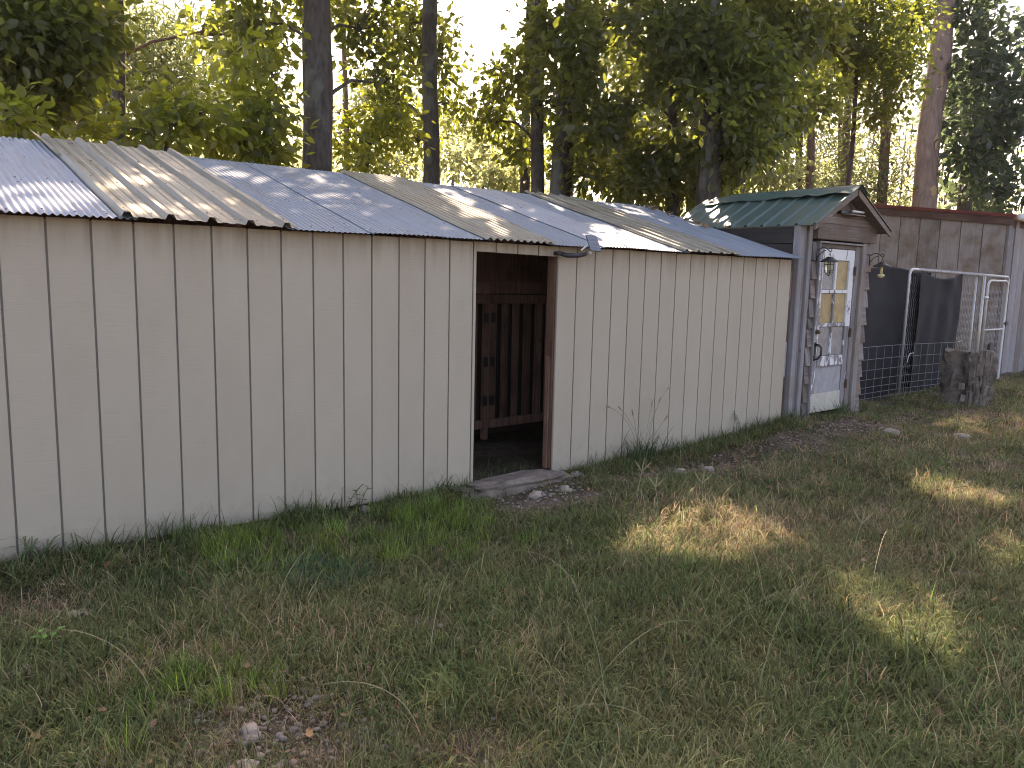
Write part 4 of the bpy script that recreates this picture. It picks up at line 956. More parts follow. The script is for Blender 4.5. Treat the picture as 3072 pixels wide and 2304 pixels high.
tree('pine_tree', [(3.4, 13, 0), (3.45, 13.14, 4.23), (3.64, 13.47, 7.04), (3.7, 13.6, 12)], [.12, .096, .08, .05], LB['H'], B_PINE, LF_PINE, .20, 'thin pine trunk with hazy needle tufts behind the left saplings', 'pine tree', 'thin trees in the left background', seed=15, W=.16, droop=-.1, spread=.28, dens=.8)
tree('young_tree', [(2.5, 11.1, 0), (2.56, 11.23, 4.05), (2.72, 11.5, 6.35), (2.8, 11.6, 9)], [.14, .124, .09, .05], LB['I'], B_PINE, LF_OAK, .15, 'brown forked trunk left of the thin pine, in front of pale foliage', 'tree', 'thin trees in the left background', seed=16)
FARG = 'pale trees in the far background'
def far(name, key, base, rad, lm, lab, L=.17, **k):
    lo = LB[key]; zt = max(l[2] for l in lo)
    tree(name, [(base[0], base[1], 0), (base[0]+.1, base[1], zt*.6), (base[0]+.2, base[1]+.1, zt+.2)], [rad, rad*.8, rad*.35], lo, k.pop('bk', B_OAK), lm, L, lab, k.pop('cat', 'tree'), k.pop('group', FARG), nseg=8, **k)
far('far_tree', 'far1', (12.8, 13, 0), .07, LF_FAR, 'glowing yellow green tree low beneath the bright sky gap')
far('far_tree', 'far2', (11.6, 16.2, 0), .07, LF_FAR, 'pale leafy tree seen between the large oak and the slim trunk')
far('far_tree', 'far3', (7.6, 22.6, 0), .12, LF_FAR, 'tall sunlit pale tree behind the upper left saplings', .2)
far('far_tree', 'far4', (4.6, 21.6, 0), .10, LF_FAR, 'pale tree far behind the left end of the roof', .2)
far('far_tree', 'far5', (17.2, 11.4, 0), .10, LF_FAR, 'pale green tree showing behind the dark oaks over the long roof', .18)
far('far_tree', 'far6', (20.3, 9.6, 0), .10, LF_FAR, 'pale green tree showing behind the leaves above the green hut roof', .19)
tree('oak_tree', [(17.0, 4.6, 0), (17.0, 4.5, 4.5), (16.8, 4.4, 8)], [.07, .055, .04], LB['G2'], B_OAK, LF_OAK, .14, 'high leafy tree hanging over the open pine view left of the bare pine', group='oaks behind the shed', seed=31)
PG = 'slim pines in the open view above the green roof'
for i, (key, x, y, r_, lab) in enumerate((('pine1', 21.9, 8.7, .10, 'leftmost of the slim pines'), ('pine2', 23.0, 7.8, .127, 'middle one of the slim pines, forked'), ('pine3', 21.8, 6.0, .142, 'slim pine nearest the bare trunk'))):
    tree('slim_pine', [(x, y, 0), (x+.1, y+.1, 4.8), (x+.35, y+.5, 9.8), (x+.5, y+.7, 13)], [r_*1.2, r_, r_*.8, r_*.4], LB[key], B_PINE, LF_PINE, .22, lab+' with level branches above the green hut roof', 'pine tree', PG, seed=20+i, W=.14, droop=-.1, spread=.25, nseg=8, dens=.8, high=hi(x+.4, y+.6, (0, 0, 11, 1.6, .6, 1.0)), highL=.3)
tree('slim_pine', [(20.1, 7.3, 0), (20.17, 7.35, 4.6), (20.5, 7.9, 9.5), (20.6, 8, 12)], [.13, .11, .09, .05], [], B_PINE, LF_PINE, .22, 'bare lower trunk of a pine close beside the leftmost slim pine', 'pine tree', PG, seed=24, nseg=8)
tree('slim_pine', [(23.6, 8.4, 0), (23.74, 8.42, 5.0), (24.1, 9.0, 10.6)], [.10, .085, .06], [], B_PINE, LF_PINE, .22, 'thin bare pine trunk between the middle slim pines', 'pine tree', PG, seed=25, nseg=8)
tree('thin_tree', [(6.6, 9.0, 0), (6.7, 9.1, 4), (6.75, 9.2, 7)], [.07, .055, .04], [], B_DEAD, LF_FAR, .2, 'thin pale trunk in the white sky just right of the large oak trunk', 'tree', seed=26, nseg=8)
# added oaks, their crowns placed above the view to shade the yard
for i, (x, y, z) in enumerate(((13.2, 6.2, 9.5), (12.2, 2.6, 8.6), (15.6, 3.6, 10), (2.6, 8.8, 9.5), (6.2, 9.8, 11), (11.2, 9.2, 11), (16.5, 8.6, 12), (8.8, 1.6, 7.4))):
    if i == 7: continue
    if i == 0: x, y = 12.6, 7.4
    tx, ty = {1: (11.5, 3.7), 2: (14.4, 5.6)}.get(i, (x, y))
    tree('added_canopy_oak', [(tx, ty, 0), (tx+.1, ty, z*.75), (x+.2, y+.1, z+2)], [.13, .09, .05], [], B_OAK, LF_OAK, .2, ('added tall oak whose unseen crown shades the yard, standing %s' % ('behind the pine view', 'behind the hut', 'behind the barn', 'behind the left saplings', 'behind the large oak', 'behind the trunk pair', 'deep in the wood')[i]), 'tree', 'added oaks that shade the yard', seed=40+i, nseg=10,
         high=hi(x, y, (0, 0, z, 2.6, 1.1, 1.2), (1.4, -1, z+1, 2.0, 1, 1.1), (-1.3, .8, z-.4, 2.0, 1, 1.1)))
# far wood: one mass of pale leaves with slim trunks
C = []; T = MB()
for i in range(210):
    a = rng.uniform(-20, 100); d = rng.uniform(30, 60); x = CAM[0]+d*math.sin(R(a)); y = CAM[1]+d*math.cos(R(a)); h = rng.uniform(3.5, 9.5)*d/38
    if y < 9: continue
    [C.append(ball(9, (x+rng.normal(0, 1.5), y+rng.normal(0, 1.5), rng.uniform(.3, h)), rng.uniform(1.2, 3), rng.uniform(.5, 1.3))) for _ in range(4)]
    T.tube([(x, y, -.1), (x+.1, y, h)], [.13, .05], 5, False)
C = np.concatenate(C); V, Q, TT = leaves(C, 90000, .36, .8, gaps=False)
V[:, 2] = np.maximum(V[:, 2], .02)
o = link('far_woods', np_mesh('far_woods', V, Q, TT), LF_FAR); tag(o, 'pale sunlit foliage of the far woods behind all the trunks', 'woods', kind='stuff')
o = T.build('far_trunks', B_PINE); tag(o, 'thin far trunks standing in the distant woods', 'woods', kind='stuff')
# bushes at the foot of the wood
C = []
for i in range(60):
    x = rng.uniform(-3, 30); y = rng.uniform(7, 14)+max(0, 6-x*.2); C.append(ball(10, (x, y, rng.uniform(.3, 2.2)), .8, .7))
V, Q, TT = leaves(np.concatenate(C), 20000, .16, .22, gaps=False); V[:, 2] = np.maximum(V[:, 2], .02)
o = link('undergrowth', np_mesh('undergrowth', V, Q, TT), LF_UND); tag(o, 'low leafy undergrowth beneath the trees behind the shed', 'undergrowth', kind='stuff')

# ------------------------------------------------------------------ grass
def blades(n, rad, lmin, lmax, w, lean, seg=4, curl=1.0, seed=0):
    g_ = np.random.default_rng(seed); a = g_.uniform(0, 2*np.pi, n); r_ = rad*np.sqrt(g_.uniform(0, 1, n))
    P = np.stack([r_*np.cos(a), r_*np.sin(a), np.full(n, -.012)], 1); ln = g_.uniform(lmin, lmax, n)
    ha = g_.uniform(0, 2*np.pi, n); hd = np.stack([np.cos(ha), np.sin(ha), 0*ha], 1); sd = np.stack([-np.sin(ha), np.cos(ha), 0*ha], 1)
    tw = g_.uniform(-1, 1, n); th0 = g_.uniform(0, lean, n); dth = g_.uniform(.2, 1.5, n)*curl
    Vs = []; al = []; pos = P.copy(); step = ln/seg
    for j in range(seg+1):
        t = j/seg; th = th0+dth*t; ww = w*(1-t**2.2)*(.7+.6*(t < .5))+.0003
        s2 = sd*np.cos(tw*t)[:, None]+np.array([0, 0, 1])*np.sin(tw*t)[:, None]*.4
        Vs += [pos-s2*ww/2, pos+s2*ww/2]; al += [np.full(n, t)]*2
        pos = pos+(hd*np.sin(th)[:, None]+np.array([0, 0, 1])*np.cos(th)[:, None])*step[:, None]
    V = np.stack(Vs, 1).reshape(-1, 3); A = np.stack(al, 1).reshape(-1); k = 2*(seg+1)
    i = np.arange(n)[:, None]*k; Q = np.concatenate([i+np.array([2*j, 2*j+1, 2*j+3, 2*j+2]) for j in range(seg)], 0)
    return V, Q, np.repeat(g_.uniform(0, 1, n), k), A
def scatter(name, protos, P, rotz, scl, idx, label, cat, tilt=None):
    col = bpy.data.collections.new(name+'_kinds')
    for i, (me, mt) in enumerate(protos):
        me.materials.append(mt); o = bpy.data.objects.new('%s_kind_%02d' % (name, i), me); col.objects.link(o)
    me = bpy.data.meshes.new(name); me.vertices.add(len(P)); me.vertices.foreach_set('co', np.asarray(P, np.float32).ravel())
    for nm_, ty, arr in (('rot', 'FLOAT_VECTOR', np.stack([np.zeros(len(P)) if tilt is None else tilt[0], np.zeros(len(P)) if tilt is None else tilt[1], rotz], 1)), ('scl', 'FLOAT', scl), ('idx', 'INT', idx)):
        a = me.attributes.new(nm_, ty, 'POINT'); a.data.foreach_set('vector' if ty == 'FLOAT_VECTOR' else 'value', np.asarray(arr, np.int32 if ty == 'INT' else np.float32).ravel())
    o = link(name, me, None); tag(o, label, cat, kind='stuff')
    ng = bpy.data.node_groups.new(name, 'GeometryNodeTree'); ng.interface.new_socket('Geometry', in_out='INPUT', socket_type='NodeSocketGeometry'); ng.interface.new_socket('Geometry', in_out='OUTPUT', socket_type='NodeSocketGeometry')
    n = ng.nodes; gi = n.new('NodeGroupInput'); go = n.new('NodeGroupOutput'); ip = n.new('GeometryNodeInstanceOnPoints'); ci = n.new('GeometryNodeCollectionInfo')
    ci.inputs[0].default_value = col; ci.inputs['Separate Children'].default_value = True; ci.inputs['Reset Children'].default_value = True
    def na(nm_, ty):
        x = n.new('GeometryNodeInputNamedAttribute'); x.data_type = ty; x.inputs[0].default_value = nm_; return x.outputs[0]
    L_ = ng.links.new; L_(gi.outputs[0], ip.inputs['Points']); L_(ci.outputs[0], ip.inputs['Instance']); ip.inputs['Pick Instance'].default_value = True
    L_(na('idx', 'INT'), ip.inputs['Instance Index']); L_(na('rot', 'FLOAT_VECTOR'), ip.inputs['Rotation']); L_(na('scl', 'FLOAT'), ip.inputs['Scale']); L_(ip.outputs[0], go.inputs[0])
    md = o.modifiers.new('scatter', 'NODES'); md.node_group = ng
    return o
protos = []
def addk(mt, *a, **k):
    V, Q, T, A = blades(*a, **k); protos.append((np_mesh('blades', V, Q, T, A), mt))
kinds = {}
def kind(nm_, lst): kinds[nm_] = list(range(len(protos), len(protos)+len(lst))); [addk(*a, **k) for a, k in lst]
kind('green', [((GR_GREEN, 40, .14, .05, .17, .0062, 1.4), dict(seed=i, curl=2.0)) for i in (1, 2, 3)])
kind('olive', [((GR_OLIVE, 36, .15, .05, .18, .0058, 1.6), dict(seed=i, curl=2.0)) for i in (4, 5, 6)])
kind('dry', [((GR_DRY, 26, .16, .05, .20, .0046, 1.75), dict(seed=i, curl=1.6)) for i in (7, 8, 9)])
kind('bright', [((GR_BRIGHT, 46, .08, .07, .22, .0068, .6), dict(seed=i, curl=.7)) for i in (10, 11)])
kind('blue', [((GR_BLUE, 60, .10, .07, .18, .006, .8), dict(seed=i)) for i in (12,)])
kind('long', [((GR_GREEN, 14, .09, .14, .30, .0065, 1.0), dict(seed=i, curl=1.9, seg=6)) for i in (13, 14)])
kind('litter', [((GR_DRY, 30, .12, .05, .14, .0030, 1.6), dict(seed=i, curl=.3)) for i in (15, 16)])
def fld(x, y, s_, o_): return np.array([noise.noise(Vector((a*s_+o_, b*s_, o_*1.7))) for a, b in zip(x, y)])
def bump2(x, y, cx, cy, r_): return np.exp(-((x-cx)**2+(y-cy)**2)/(r_*r_))
NG = 60000
# sample in polar fashion around the viewer, denser near
d = 1.7+16*rng.uniform(0, 1, NG)**1.45; a = R(39.3)+rng.uniform(-R(46), R(46), NG)
x = CAM[0]+d*np.sin(a); y = CAM[1]+d*np.cos(a)
front = ((y < -.06) & (x < 7.6)) | ((y < -.09) & (x >= 7.6) & (x < 9.35)) | ((x >= 9.35) & (y < .28)) | ((x > 3.2) & (x < 3.9) & (y > -.02) & (y < .35) & (rng.uniform(0, 1, NG) < .12)) | ((x > 9.4) & (x < 13) & (y < .34))
front &= ~((np.abs(x-3.5) < .62) & (np.abs(y+.12) < .14)) & ~(np.hypot(x-11.2, y+.55) < .25)
x, y, d = x[front], y[front], d[front]
n1 = fld(x, y, 1.3, 3.3); n2 = fld(x, y, 3.4, 9.1); n3 = fld(x, y, .7, 5.5); n4 = fld(x, y, 2.2, 15.5)
bare = .85*bump2(x, y, .5, -2.5, .34)+.8*bump2(x, y, 0, -2.3, .4)*.5+.7*bump2(x, y, -.02, -.68, .22)+.6*bump2(x, y, 1.4, -2.07, .22)+.6*bump2(x, y, 1.0, -2.9, .3)
bare += 1.05*np.exp(-((y+.58)/.27)**2)*((x > 3.0) & (x < 8.4))*(.7+1.1*n2)+.9*bump2(x, y, 3.5, -.48, .40)+.6*bump2(x, y, 8.0, -1.0, .8)*(.5+n2)+.5*bump2(x, y, 1.5, -.35, .25)
bare += .35*np.exp(-((y+.12)/.10)**2)*(x < 3)*(.4+1.2*n1)
keepd = np.clip(1.0-bare+.55*n1+.35*n2, .06, 1)
sel = rng.uniform(0, 1, len(x)) < keepd
x, y, d, n1, n2, n3, n4, bare = [v[sel] for v in (x, y, d, n1, n2, n3, n4, bare)]
N = len(x); u = rng.uniform(0, 1, N); kd = np.full(N, 'green', object)
kd[u < np.clip(.30+.5*n3+.35*n4, .1, .75)] = 'olive'
pdry = np.clip(.13+.35*n2-.15*n3+.7*bump2(x, y, -.1, -.65, .35)+.55*bump2(x, y, 3.9, -1.8, .6)+.35*bump2(x, y, 4.6, -2.2, .9)+.25*(x > 5.2)+.25*bump2(x, y, .6, -1.9, .5)+.25*bare, .02, .8)  # extra pale dry blades where the sun patch falls, to brighten it
kd[rng.uniform(0, 1, N) < pdry] = 'dry'
pb = .75*bump2(x, y, 1.30, -.40, .36)+.7*bump2(x, y, 2.30, -.62, .33)+.35*bump2(x, y, .35, -2.0, .25)+.35*bump2(x, y, 1.8, -1.0, .3)+.3*bump2(x, y, 2.6, -.35, .3)
kd[rng.uniform(0, 1, N) < pb*.55] = 'bright'
kd[rng.uniform(0, 1, N) < .5*bump2(x, y, 1.31, -1.15, .2)] = 'blue'
kd[(rng.uniform(0, 1, N) < .04+.22*bump2(x, y, 2.4, -3.0, .8)) & (kd == 'green')] = 'long'
kd[(bare > .45) & (rng.uniform(0, 1, N) < .45)] = 'litter'
idx = np.array([random.choice(kinds[k]) for k in kd])
sc2 = rng.uniform(.6, 1.15, N)*(1-.35*np.clip(bare, 0, 1))*(1+.25*n1)*np.clip(.85+.5*bump2(x, y, 3.7, -1.5, .6), .8, 1.4)
NW = 1500; xw = np.concatenate([rng.uniform(-.9, 3.0, NW), rng.uniform(4.1, 7.55, NW)]); yw = -.05-.13*rng.uniform(0, 1, 2*NW)**1.5
ok = (fld(xw, yw*0, 2.6, 2.2)*.9+.5*(xw < .5)+.25*(xw > 4)+rng.uniform(-.35, .35, 2*NW)) > .16; xw, yw = xw[ok], yw[ok]; nw = len(xw)
x = np.concatenate([x, xw]); y = np.concatenate([y, yw]); N = len(x)
idx = np.concatenate([idx, rng.choice(kinds['green']*3+kinds['olive']*2+kinds['dry']+kinds['long'], nw)]); sc2 = np.concatenate([sc2, rng.uniform(.45, 1.15, nw)])
z = gz(x, y)
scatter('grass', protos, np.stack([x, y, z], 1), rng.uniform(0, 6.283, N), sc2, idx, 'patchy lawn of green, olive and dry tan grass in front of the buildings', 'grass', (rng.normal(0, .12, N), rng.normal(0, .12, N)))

# pebbles and fallen leaves -----------------------------------------
pb_ = []
for i in range(5):
    pb_.append((rock_mesh(1, .75, .5, 20+i, 1 if i < 4 else 2, .4, 1.4), M_PEB if i % 2 else M_STONE))
NP = 20000
d = 1.8+13*rng.uniform(0, 1, NP)**1.4; a = R(39.3)+rng.uniform(-R(44), R(44), NP); x = CAM[0]+d*np.sin(a); y = CAM[1]+d*np.cos(a)
bare = 1.1*bump2(x, y, .55, -2.45, .45)+.5*bump2(x, y, -.02, -.68, .25)+.6*bump2(x, y, 1.4, -2.07, .3)+1.3*np.exp(-((y+.5)/.28)**2)*((x > 3) & (x < 8.5))+.8*bump2(x, y, 3.5, -.5, .5)+.7*bump2(x, y, 8, -1, .9)+.35*np.exp(-((y+.1)/.1)**2)*(x < 3)
ok = (rng.uniform(0, 1, NP) < .12+bare*.9) & (y < -.03)
x, y, d = x[ok], y[ok], d[ok]
x = np.concatenate([x, rng.uniform(4.2, 9.5, 1500), rng.normal(3.5, .45, 260), rng.normal(.5, .3, 700)]); y = np.concatenate([y, rng.normal(-.62, .22, 1500)-.06*np.maximum(x[-2460:-960]-7.6, 0), rng.normal(-.5, .14, 260), rng.normal(-2.45, .22, 700)])
ok = y < -.1; x, y = x[ok], y[ok]
scatter('gravel', pb_, np.stack([x, y, gz(x, y)+.008], 1), rng.uniform(0, 6.28, len(x)), .004+.017*rng.uniform(0, 1, len(x))**3.4, rng.integers(0, 5, len(x)), 'scattered pale limestone chips and pebbles lying in the dirt and grass', 'gravel')
dl = []
for i in range(4):
    n = 9; vs = []
    for j in range(n):
        t = j/(n-1); w = .28*math.sin(math.pi*min(1, t*1.02))**.7*(1+.25*math.sin(t*17+i)); zc = .25*math.sin(t*2.5+i)*(.6 if i % 2 else -.4)+.25
        vs += [(t-.5, -w, zc+.16), (t-.5, 0, zc), (t-.5, w, zc+.12)]
    V = np.array(vs); Q = np.array([q for j in range(n-1) for q in ((3*j, 3*j+1, 3*j+4, 3*j+3), (3*j+1, 3*j+2, 3*j+5, 3*j+4))])
    dl.append((np_mesh('leaf', V, Q, np.full(len(V), (.1, .4, .7, 1)[i])), M_DLEAF))
NL = 2600
d = 1.8+13*rng.uniform(0, 1, NL)**1.3; a = R(39.3)+rng.uniform(-R(44), R(44), NL); x = CAM[0]+d*np.sin(a); y = CAM[1]+d*np.cos(a); x = np.concatenate([x, rng.uniform(4.2, 8.5, 420)]); y = np.concatenate([y, rng.normal(-.55, .25, 420)]); ok = y < -.05; x, y = x[ok], y[ok]
scatter('fallen_leaves', dl, np.stack([x, y, gz(x, y)+.01+.02*rng.uniform(0, 1, len(x))], 1), rng.uniform(0, 6.28, len(x)), .016+.036*rng.uniform(0, 1, len(x))**2.2, rng.integers(0, 4, len(x)), 'brown dead oak leaves scattered through the grass', 'leaf litter', (rng.normal(0, .4, len(x)), rng.normal(0, .4, len(x))))
# leaves caught between roofs
C = []
xx = rng.uniform(7.15, 7.55, 60); yy = rng.uniform(1.0, 2.1, 60)
scatter('roof_leaves', [(m.copy(), mt) for m, mt in dl], np.stack([xx+.0, yy, 1.88+(yy+.12)*RS+.03], 1), rng.uniform(0, 6.28, 60), rng.uniform(.03, .07, 60), rng.integers(0, 4, 60), 'dead reddish leaves caught where the grey roof meets the green hut roof', 'leaf litter', (rng.normal(0, .4, 60), rng.normal(0, .4, 60)))
xx = rng.uniform(-.2, 7.4, 260); yy = rng.uniform(-.08, 2.1, 260)
scatter('roof_debris', [(m.copy(), mt) for m, mt in dl], np.stack([xx, yy, 1.88+(yy+.12)*RS+.022], 1), rng.uniform(0, 6.28, 260), rng.uniform(.006, .018, 260), rng.integers(0, 4, 260), 'tiny dark twigs and leaf scraps lying on the metal roof', 'leaf litter')

# single rocks -------------------------------------------------------
for i, (x, y, s_, lab) in enumerate((
        (.14, -.86, .052, 'pale rounded limestone rock beside the dry grass patch at far left'),
        (.40, -2.37, .044, 'pale lumpy limestone rock, largest near the bottom of the bare patch'),
        (.31, -2.55, .040, 'pinkish flat stone at the bottom edge lit by sun'),
        (-.16, -1.40, .050, 'greyish stone half hidden in grass at the left edge'),
        (1.39, -2.38, .026, 'small brown rounded pebble in the middle of the lawn'),
        (1.46, -2.45, .026, 'small white stone beside the brown pebble in the lawn'),
        (2.10, -.10, .055, 'pinkish rock at the foot of the shed wall, leftmost of the wall rocks'),
        (2.42, -.12, .040, 'white rock at the foot of the shed wall, left of the threshold slab'),
        (2.66, -.16, .045, 'pale rock at the shed foot nearest the threshold slab'),
        (4.12, -.16, .060, 'flat pale stone at the right end of the threshold slab'),
        (3.35, -.50, .055, 'tan stone in the dirt just in front of the threshold slab'),
        (3.62, -.55, .050, 'flat pinkish stone in the dirt in front of the threshold, right of the tan one'),
        (5.35, -.62, .060, 'white flat stone in the rocky strip before the right shed wall'),
        (5.05, -.55, .055, 'grey white stone left of the flat stone in the rocky strip'),
        (8.0, -1.05, .07, 'pale stone in the far grass before the hut door'),
        (8.7, -1.5, .08, 'pinkish stone in sunlit far grass right of the hut'))):
    me = rock_mesh(s_*1.15, s_*.85, s_*.62, 60+i, 3, .62, 1.5, .8); me.name = 'rock'
    o = link('rock', me, M_STONE); o.location = (x, y, float(gz(x, y))+s_*.06); o.rotation_euler = (0, 0, i*1.3); tag(o, lab, 'rock')

# weeds and tall stalks -----------------------------------------------
def blade_strip(m, pts, w):
    pts = [Vector(p) for p in pts]; n = len(pts); vs = []
    for i, p in enumerate(pts):
        t = (pts[min(i+1, n-1)]-pts[max(i-1, 0)]).normalized(); s_ = t.cross(Vector((.3, .2, 1))).normalized(); ww = w*(1-(i/(n-1))**2)+.0008
        vs += [p-s_*ww/2, p+s_*ww/2+Vector((0, 0, .0004))]
    m.add(vs, [(2*i, 2*i+1, 2*i+3, 2*i+2) for i in range(n-1)])
def arcp(p0, az, ln, th0, th1, n=10):
    p = Vector(p0); out = [p.copy()]
    for i in range(n):
        th = th0+(th1-th0)*(i/(n-1)); p = p+Vector((math.cos(az)*math.sin(th), math.sin(az)*math.sin(th), math.cos(th)))*(ln/n); out.append(p.copy())
    return out
s = NT('stalk_green'); M_STALK = s.out((.17, .19, .09), .6)
s = NT('stalk_tan'); M_STALKT = s.out((.36, .30, .18), .7)
s = NT('seed_head'); M_SEED = s.out(s.mix(s.noise(s.coords(), 60, 3), (.20, .17, .10), (.38, .33, .20)), .8)
s = NT('weed_green'); M_WEED = s.out(s.mix(s.noise(s.coords(), 9, 4), (.045, .07, .03), (.09, .13, .045)), .55)
s = NT('sprout_green'); M_SPROUT = s.out((.11, .24, .04), .45)
# foxtail clump
fx = empty('foxtail_grass', (4.98, -.09, -.09), 'tall foxtail grass clump with seed heads against the shed wall right of the doorway', 'grass clump')
m = MB()
for i in range(120): blade_strip(m, arcp((4.98+random.gauss(0, .12), -.12+random.gauss(0, .045), -.1), random.uniform(0, 6.28), random.uniform(.18, .42), random.uniform(0, .3), random.uniform(.5, 1.9)), .007)
child(fx, m, 'blades', M_WEED)
for (dx, ln, az, t1) in ((-.05, .75, math.pi*1.0, 1.15), (-.02, .62, math.pi*.98, .85), (.02, .55, 0.2, .35), (.05, .60, .1, .55), (.02, .80, .15, .95), (-.05, .5, 3.3, .4), (.08, .45, 5.6, .6)):
    pts = arcp((4.98+dx, -.14, -.1), az, ln, .08, t1, 12); stk = child(fx, MB().tube(pts, .0018, 4, False), 'stalk', M_STALK)
    e = pts[-1]; dv = (pts[-1]-pts[-2]).normalized()
    child(stk, MB().tube([e-dv*.01, e+dv*.01, e+dv*.045, e+dv*.06], [.003, .008, .007, .002], 7), 'seed_head', M_SEED)
# second clump right of it and one weed with leaves
def weed(name, x, y, n, h, label, cat='weed', mat=None, leaf=(.03, .05)):
    z0 = float(gz(x, y)); e = empty(name, (x, y, z0), label, cat)
    for i in range(n):
        pts = arcp((x+random.gauss(0, .02), y+random.gauss(0, .015), z0-.01), random.uniform(0, 6.28), h*random.uniform(.6, 1.1), .05, random.uniform(.3, .9), 8)
        stm = child(e, MB().tube(pts, [.0028]*9, 5, False), 'stem', mat or M_WEED)
        m = MB()
        for k in range(3, 9):
            p = pts[k]; aa = k*2.4+i; L_ = random.uniform(*leaf); d_ = Vector((math.cos(aa), math.sin(aa), .25)).normalized(); s_ = d_.cross(Vector((0, 0, 1))).normalized()
            m.add([p, p+d_*L_*.4+s_*L_*.28, p+d_*L_*.95+Vector((0, 0, -.2*L_)), p+d_*L_*.4-s_*L_*.28], [(0, 1, 2), (0, 2, 3)])
        child(stm, m, 'leaves', mat or M_WEED)
    return e
weed('leafy_weed', 6.55, -.12, 4, .34, 'dark leafy weed growing against the shed wall near the hut corner')
weed('leafy_weed', 7.35, -.14, 3, .20, 'short dark weed at the right end of the shed wall')
weed('leafy_weed', 2.02, -.06, 3, .24, 'slender dark weed standing by the wall left of the threshold')
weed('leafy_weed', 7.95, -.2, 4, .22, 'low weed in front of the hut door')
weed('sprout', -.03, -1.2, 2, .13, 'small bright lime green sprout among the grass at left', mat=M_SPROUT, leaf=(.035, .05))
bw = empty('bent_grass', (.1, -.1, -.03), 'dark bent over grass tuft against the wall at far left', 'grass clump')
m = MB()
for i in range(46): blade_strip(m, arcp((.10+random.gauss(0, .07), -.09+random.gauss(0, .03), -.03), random.uniform(0, 6.28), random.uniform(.18, .36), .05, random.uniform(1.5, 2.7), 12), .008)
child(bw, m, 'blades', M_WEED)
for k, (cx, sp, n, lab) in enumerate(((1.75, .22, 60, 'short grass tuft at the shed foot midway along the left wall'), (6.9, .3, 90, 'grass tuft at the shed foot right of the leafy weed'), (4.45, .14, 36, 'small grass tuft at the shed foot just right of the threshold'), (7.6, .16, 70, 'thick grass tuft covering the corner between shed and hut'), (8.75, .25, 60, 'low grass tuft under the hut door'), (-.3, .2, 60, 'grass tuft at the far left corner of the picture by the wall'), (.75, .30, 90, 'dense dark grass tuft against the wall between the left grooves'), (5.5, .2, 50, 'thin grass tuft at the shed foot right of the foxtails'), (6.1, .2, 50, 'grass tuft at the shed foot left of the leafy weed'))):
    e = empty('grass_tuft', (cx, -.1, -.05), lab, 'grass clump'); m = MB()
    for i in range(n): px = cx+random.gauss(0, sp*.5); blade_strip(m, arcp((px, -.12+random.gauss(0, .035), float(gz(px, -.1))-.01), random.uniform(0, 6.28), random.uniform(.10, .26), .05, random.uniform(.3, 1.6)), .006)
    child(e, m, 'blades', M_WEED)
for i, (x, y, h, lab) in enumerate(((3.70, -1.22, .30, 'tall forked straw seed head standing highest above the sunny grass patch'), (3.62, -1.50, .26, 'forked seed head at the left front of the sunny grass patch'), (3.95, -1.62, .25, 'forked seed head right in the sunny grass patch'), (3.9, -2.75, .24, 'forked seed head between the two sunny grass spots'))):
    z0 = float(gz(x, y)); e = empty('seed_stalk', (x, y, z0), lab, 'grass stalk')
    pts = arcp((x, y, z0), i*1.7, h, .05, .25, 6); child(e, MB().tube(pts, .002, 5, False), 'stalk', M_STALKT)
    for aa in (-.6, .15, .75): 
        q = pts[-1]; dv = Vector((math.sin(aa)*.77, -math.sin(aa)*.63, math.cos(aa))); child(e, MB().tube([q, q+dv*.05, q+dv*.10], [.003, .0045, .002], 5), 'seed_head', M_SEED)
e = empty('doorway_grass', (3.5, .15, -.06), 'straggly grass growing on the dirt just inside the open doorway', 'grass clump'); m = MB()
for i in range(110): px = random.uniform(3.16, 3.9); py = random.uniform(.0, .55); blade_strip(m, arcp((px, py, float(gz(px, py))-.01), random.uniform(0, 6.28), random.uniform(.06, .2), .1, random.uniform(.6, 2.2)), .005)
child(e, m, 'blades', M_WEED)
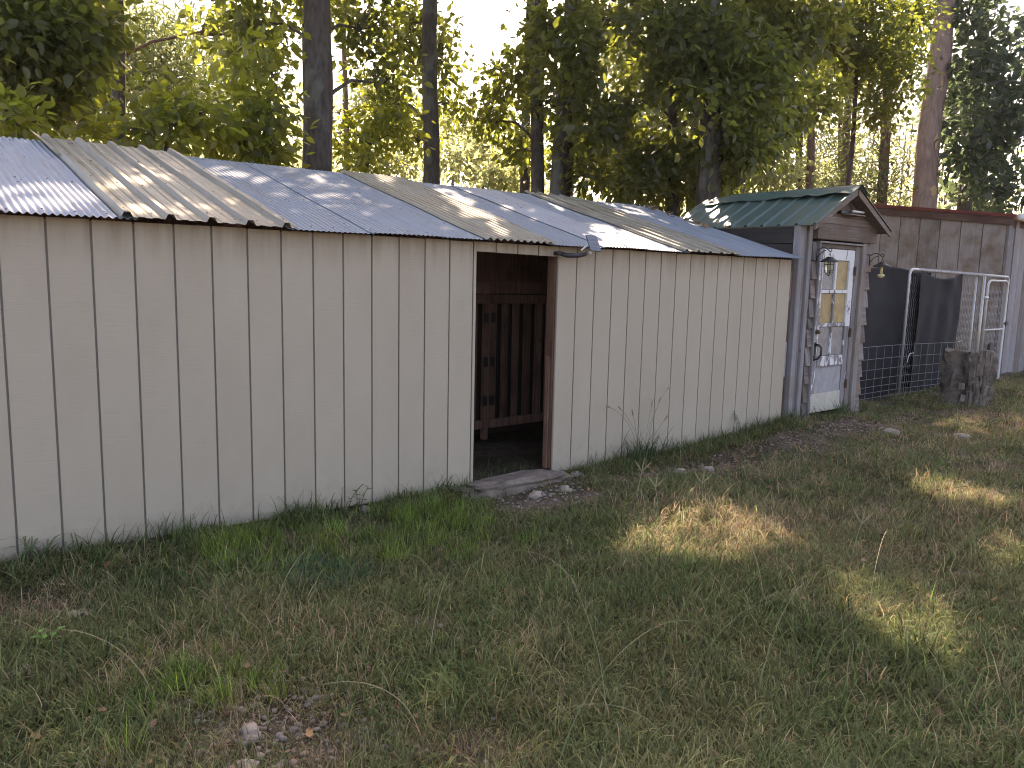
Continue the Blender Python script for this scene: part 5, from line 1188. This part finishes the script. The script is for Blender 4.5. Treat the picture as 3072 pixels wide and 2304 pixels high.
# long arching stalks over the foreground grass
ST = [(1.10, -3.20, .95, 0.0, .5, 2.0), (1.55, -3.0, .60, 2.2, .1, .5), (1.9, -3.1, .80, -.5, .4, 1.6), (2.1, -3.3, .70, .2, .5, 1.7), (1.5, -3.4, .65, 2.9, .6, 1.6), (2.6, -3.3, .75, -1.0, .4, 1.8), (.9, -2.7, .5, 3.0, .5, 1.5), (2.9, -2.8, .55, 1.0, .5, 1.8), (1.2, -2.3, .45, .7, .4, 1.4), (2.2, -2.2, .5, 2.6, .5, 1.5), (.2, -1.9, .45, 2.5, .6, 1.5), (.9, -1.4, .4, .5, .8, 1.5), (3.2, -3.2, .6, .3, .4, 1.7), (1.7, -1.6, .45, 3.5, .7, 1.4)]
ST_L = dict(zip([(q[0], q[1]) for q in ST], ['long green stalk arching right across the bottom centre foreground', 'stiff upright stalk at the bottom centre of the lawn', 'long green stalk bending right in the lower right lawn', 'green stalk arching low beside the lower right corner', 'stalk arching left at the very bottom of the lawn', 'long stalk curving towards the viewer in the right foreground', 'thin tan stalk lying left over the bare dirt patch', 'tan stalk bending away below the sunny grass spots', 'short tan stalk right of the bare dirt patch', 'tan stalk arching left in the middle of the lawn', 'tan stalk lying low in the left foreground grass', 'short flat tan stalk in the lawn below the blue green tuft', 'tan stalk just below the second sunny spot', 'short arching stalk in the lawn below the bright green tufts']))
for (x, y, ln, az, t0, t1) in ST:
    z0 = float(gz(x, y)); pts = arcp((x, y, z0), az, ln, t0*.5, t1, 16)
    o = MB().tube(pts, [.0018*(1-.6*i/16) for i in range(17)], 5, False).build('arching_stalk', M_STALK if ln > .6 else M_STALKT); tag(o, ST_L[(x, y)], 'grass stalk', 'arching grass stalks over the lawn')
print('leaves', TREE_N[0], 'grass', N)

# ------------------------------------------------------------------ haze added for a pale veil
hm = bpy.data.materials.new('added_haze'); hm.use_nodes = True; hn = hm.node_tree.nodes; hn.remove(hn['Principled BSDF'])
pv = hn.new('ShaderNodeVolumePrincipled'); pv.inputs['Density'].default_value = .0004; pv.inputs['Anisotropy'].default_value = .6; pv.inputs['Color'].default_value = (.80, .90, 1, 1)
hm.node_tree.links.new(pv.outputs[0], hn['Material Output'].inputs['Volume'])
o = MB().box(-700, 700, -700, 700, -1.2, 20).build('haze', hm); tag(o, 'thin haze added to lend the view a pale veil', 'haze', kind='stuff')
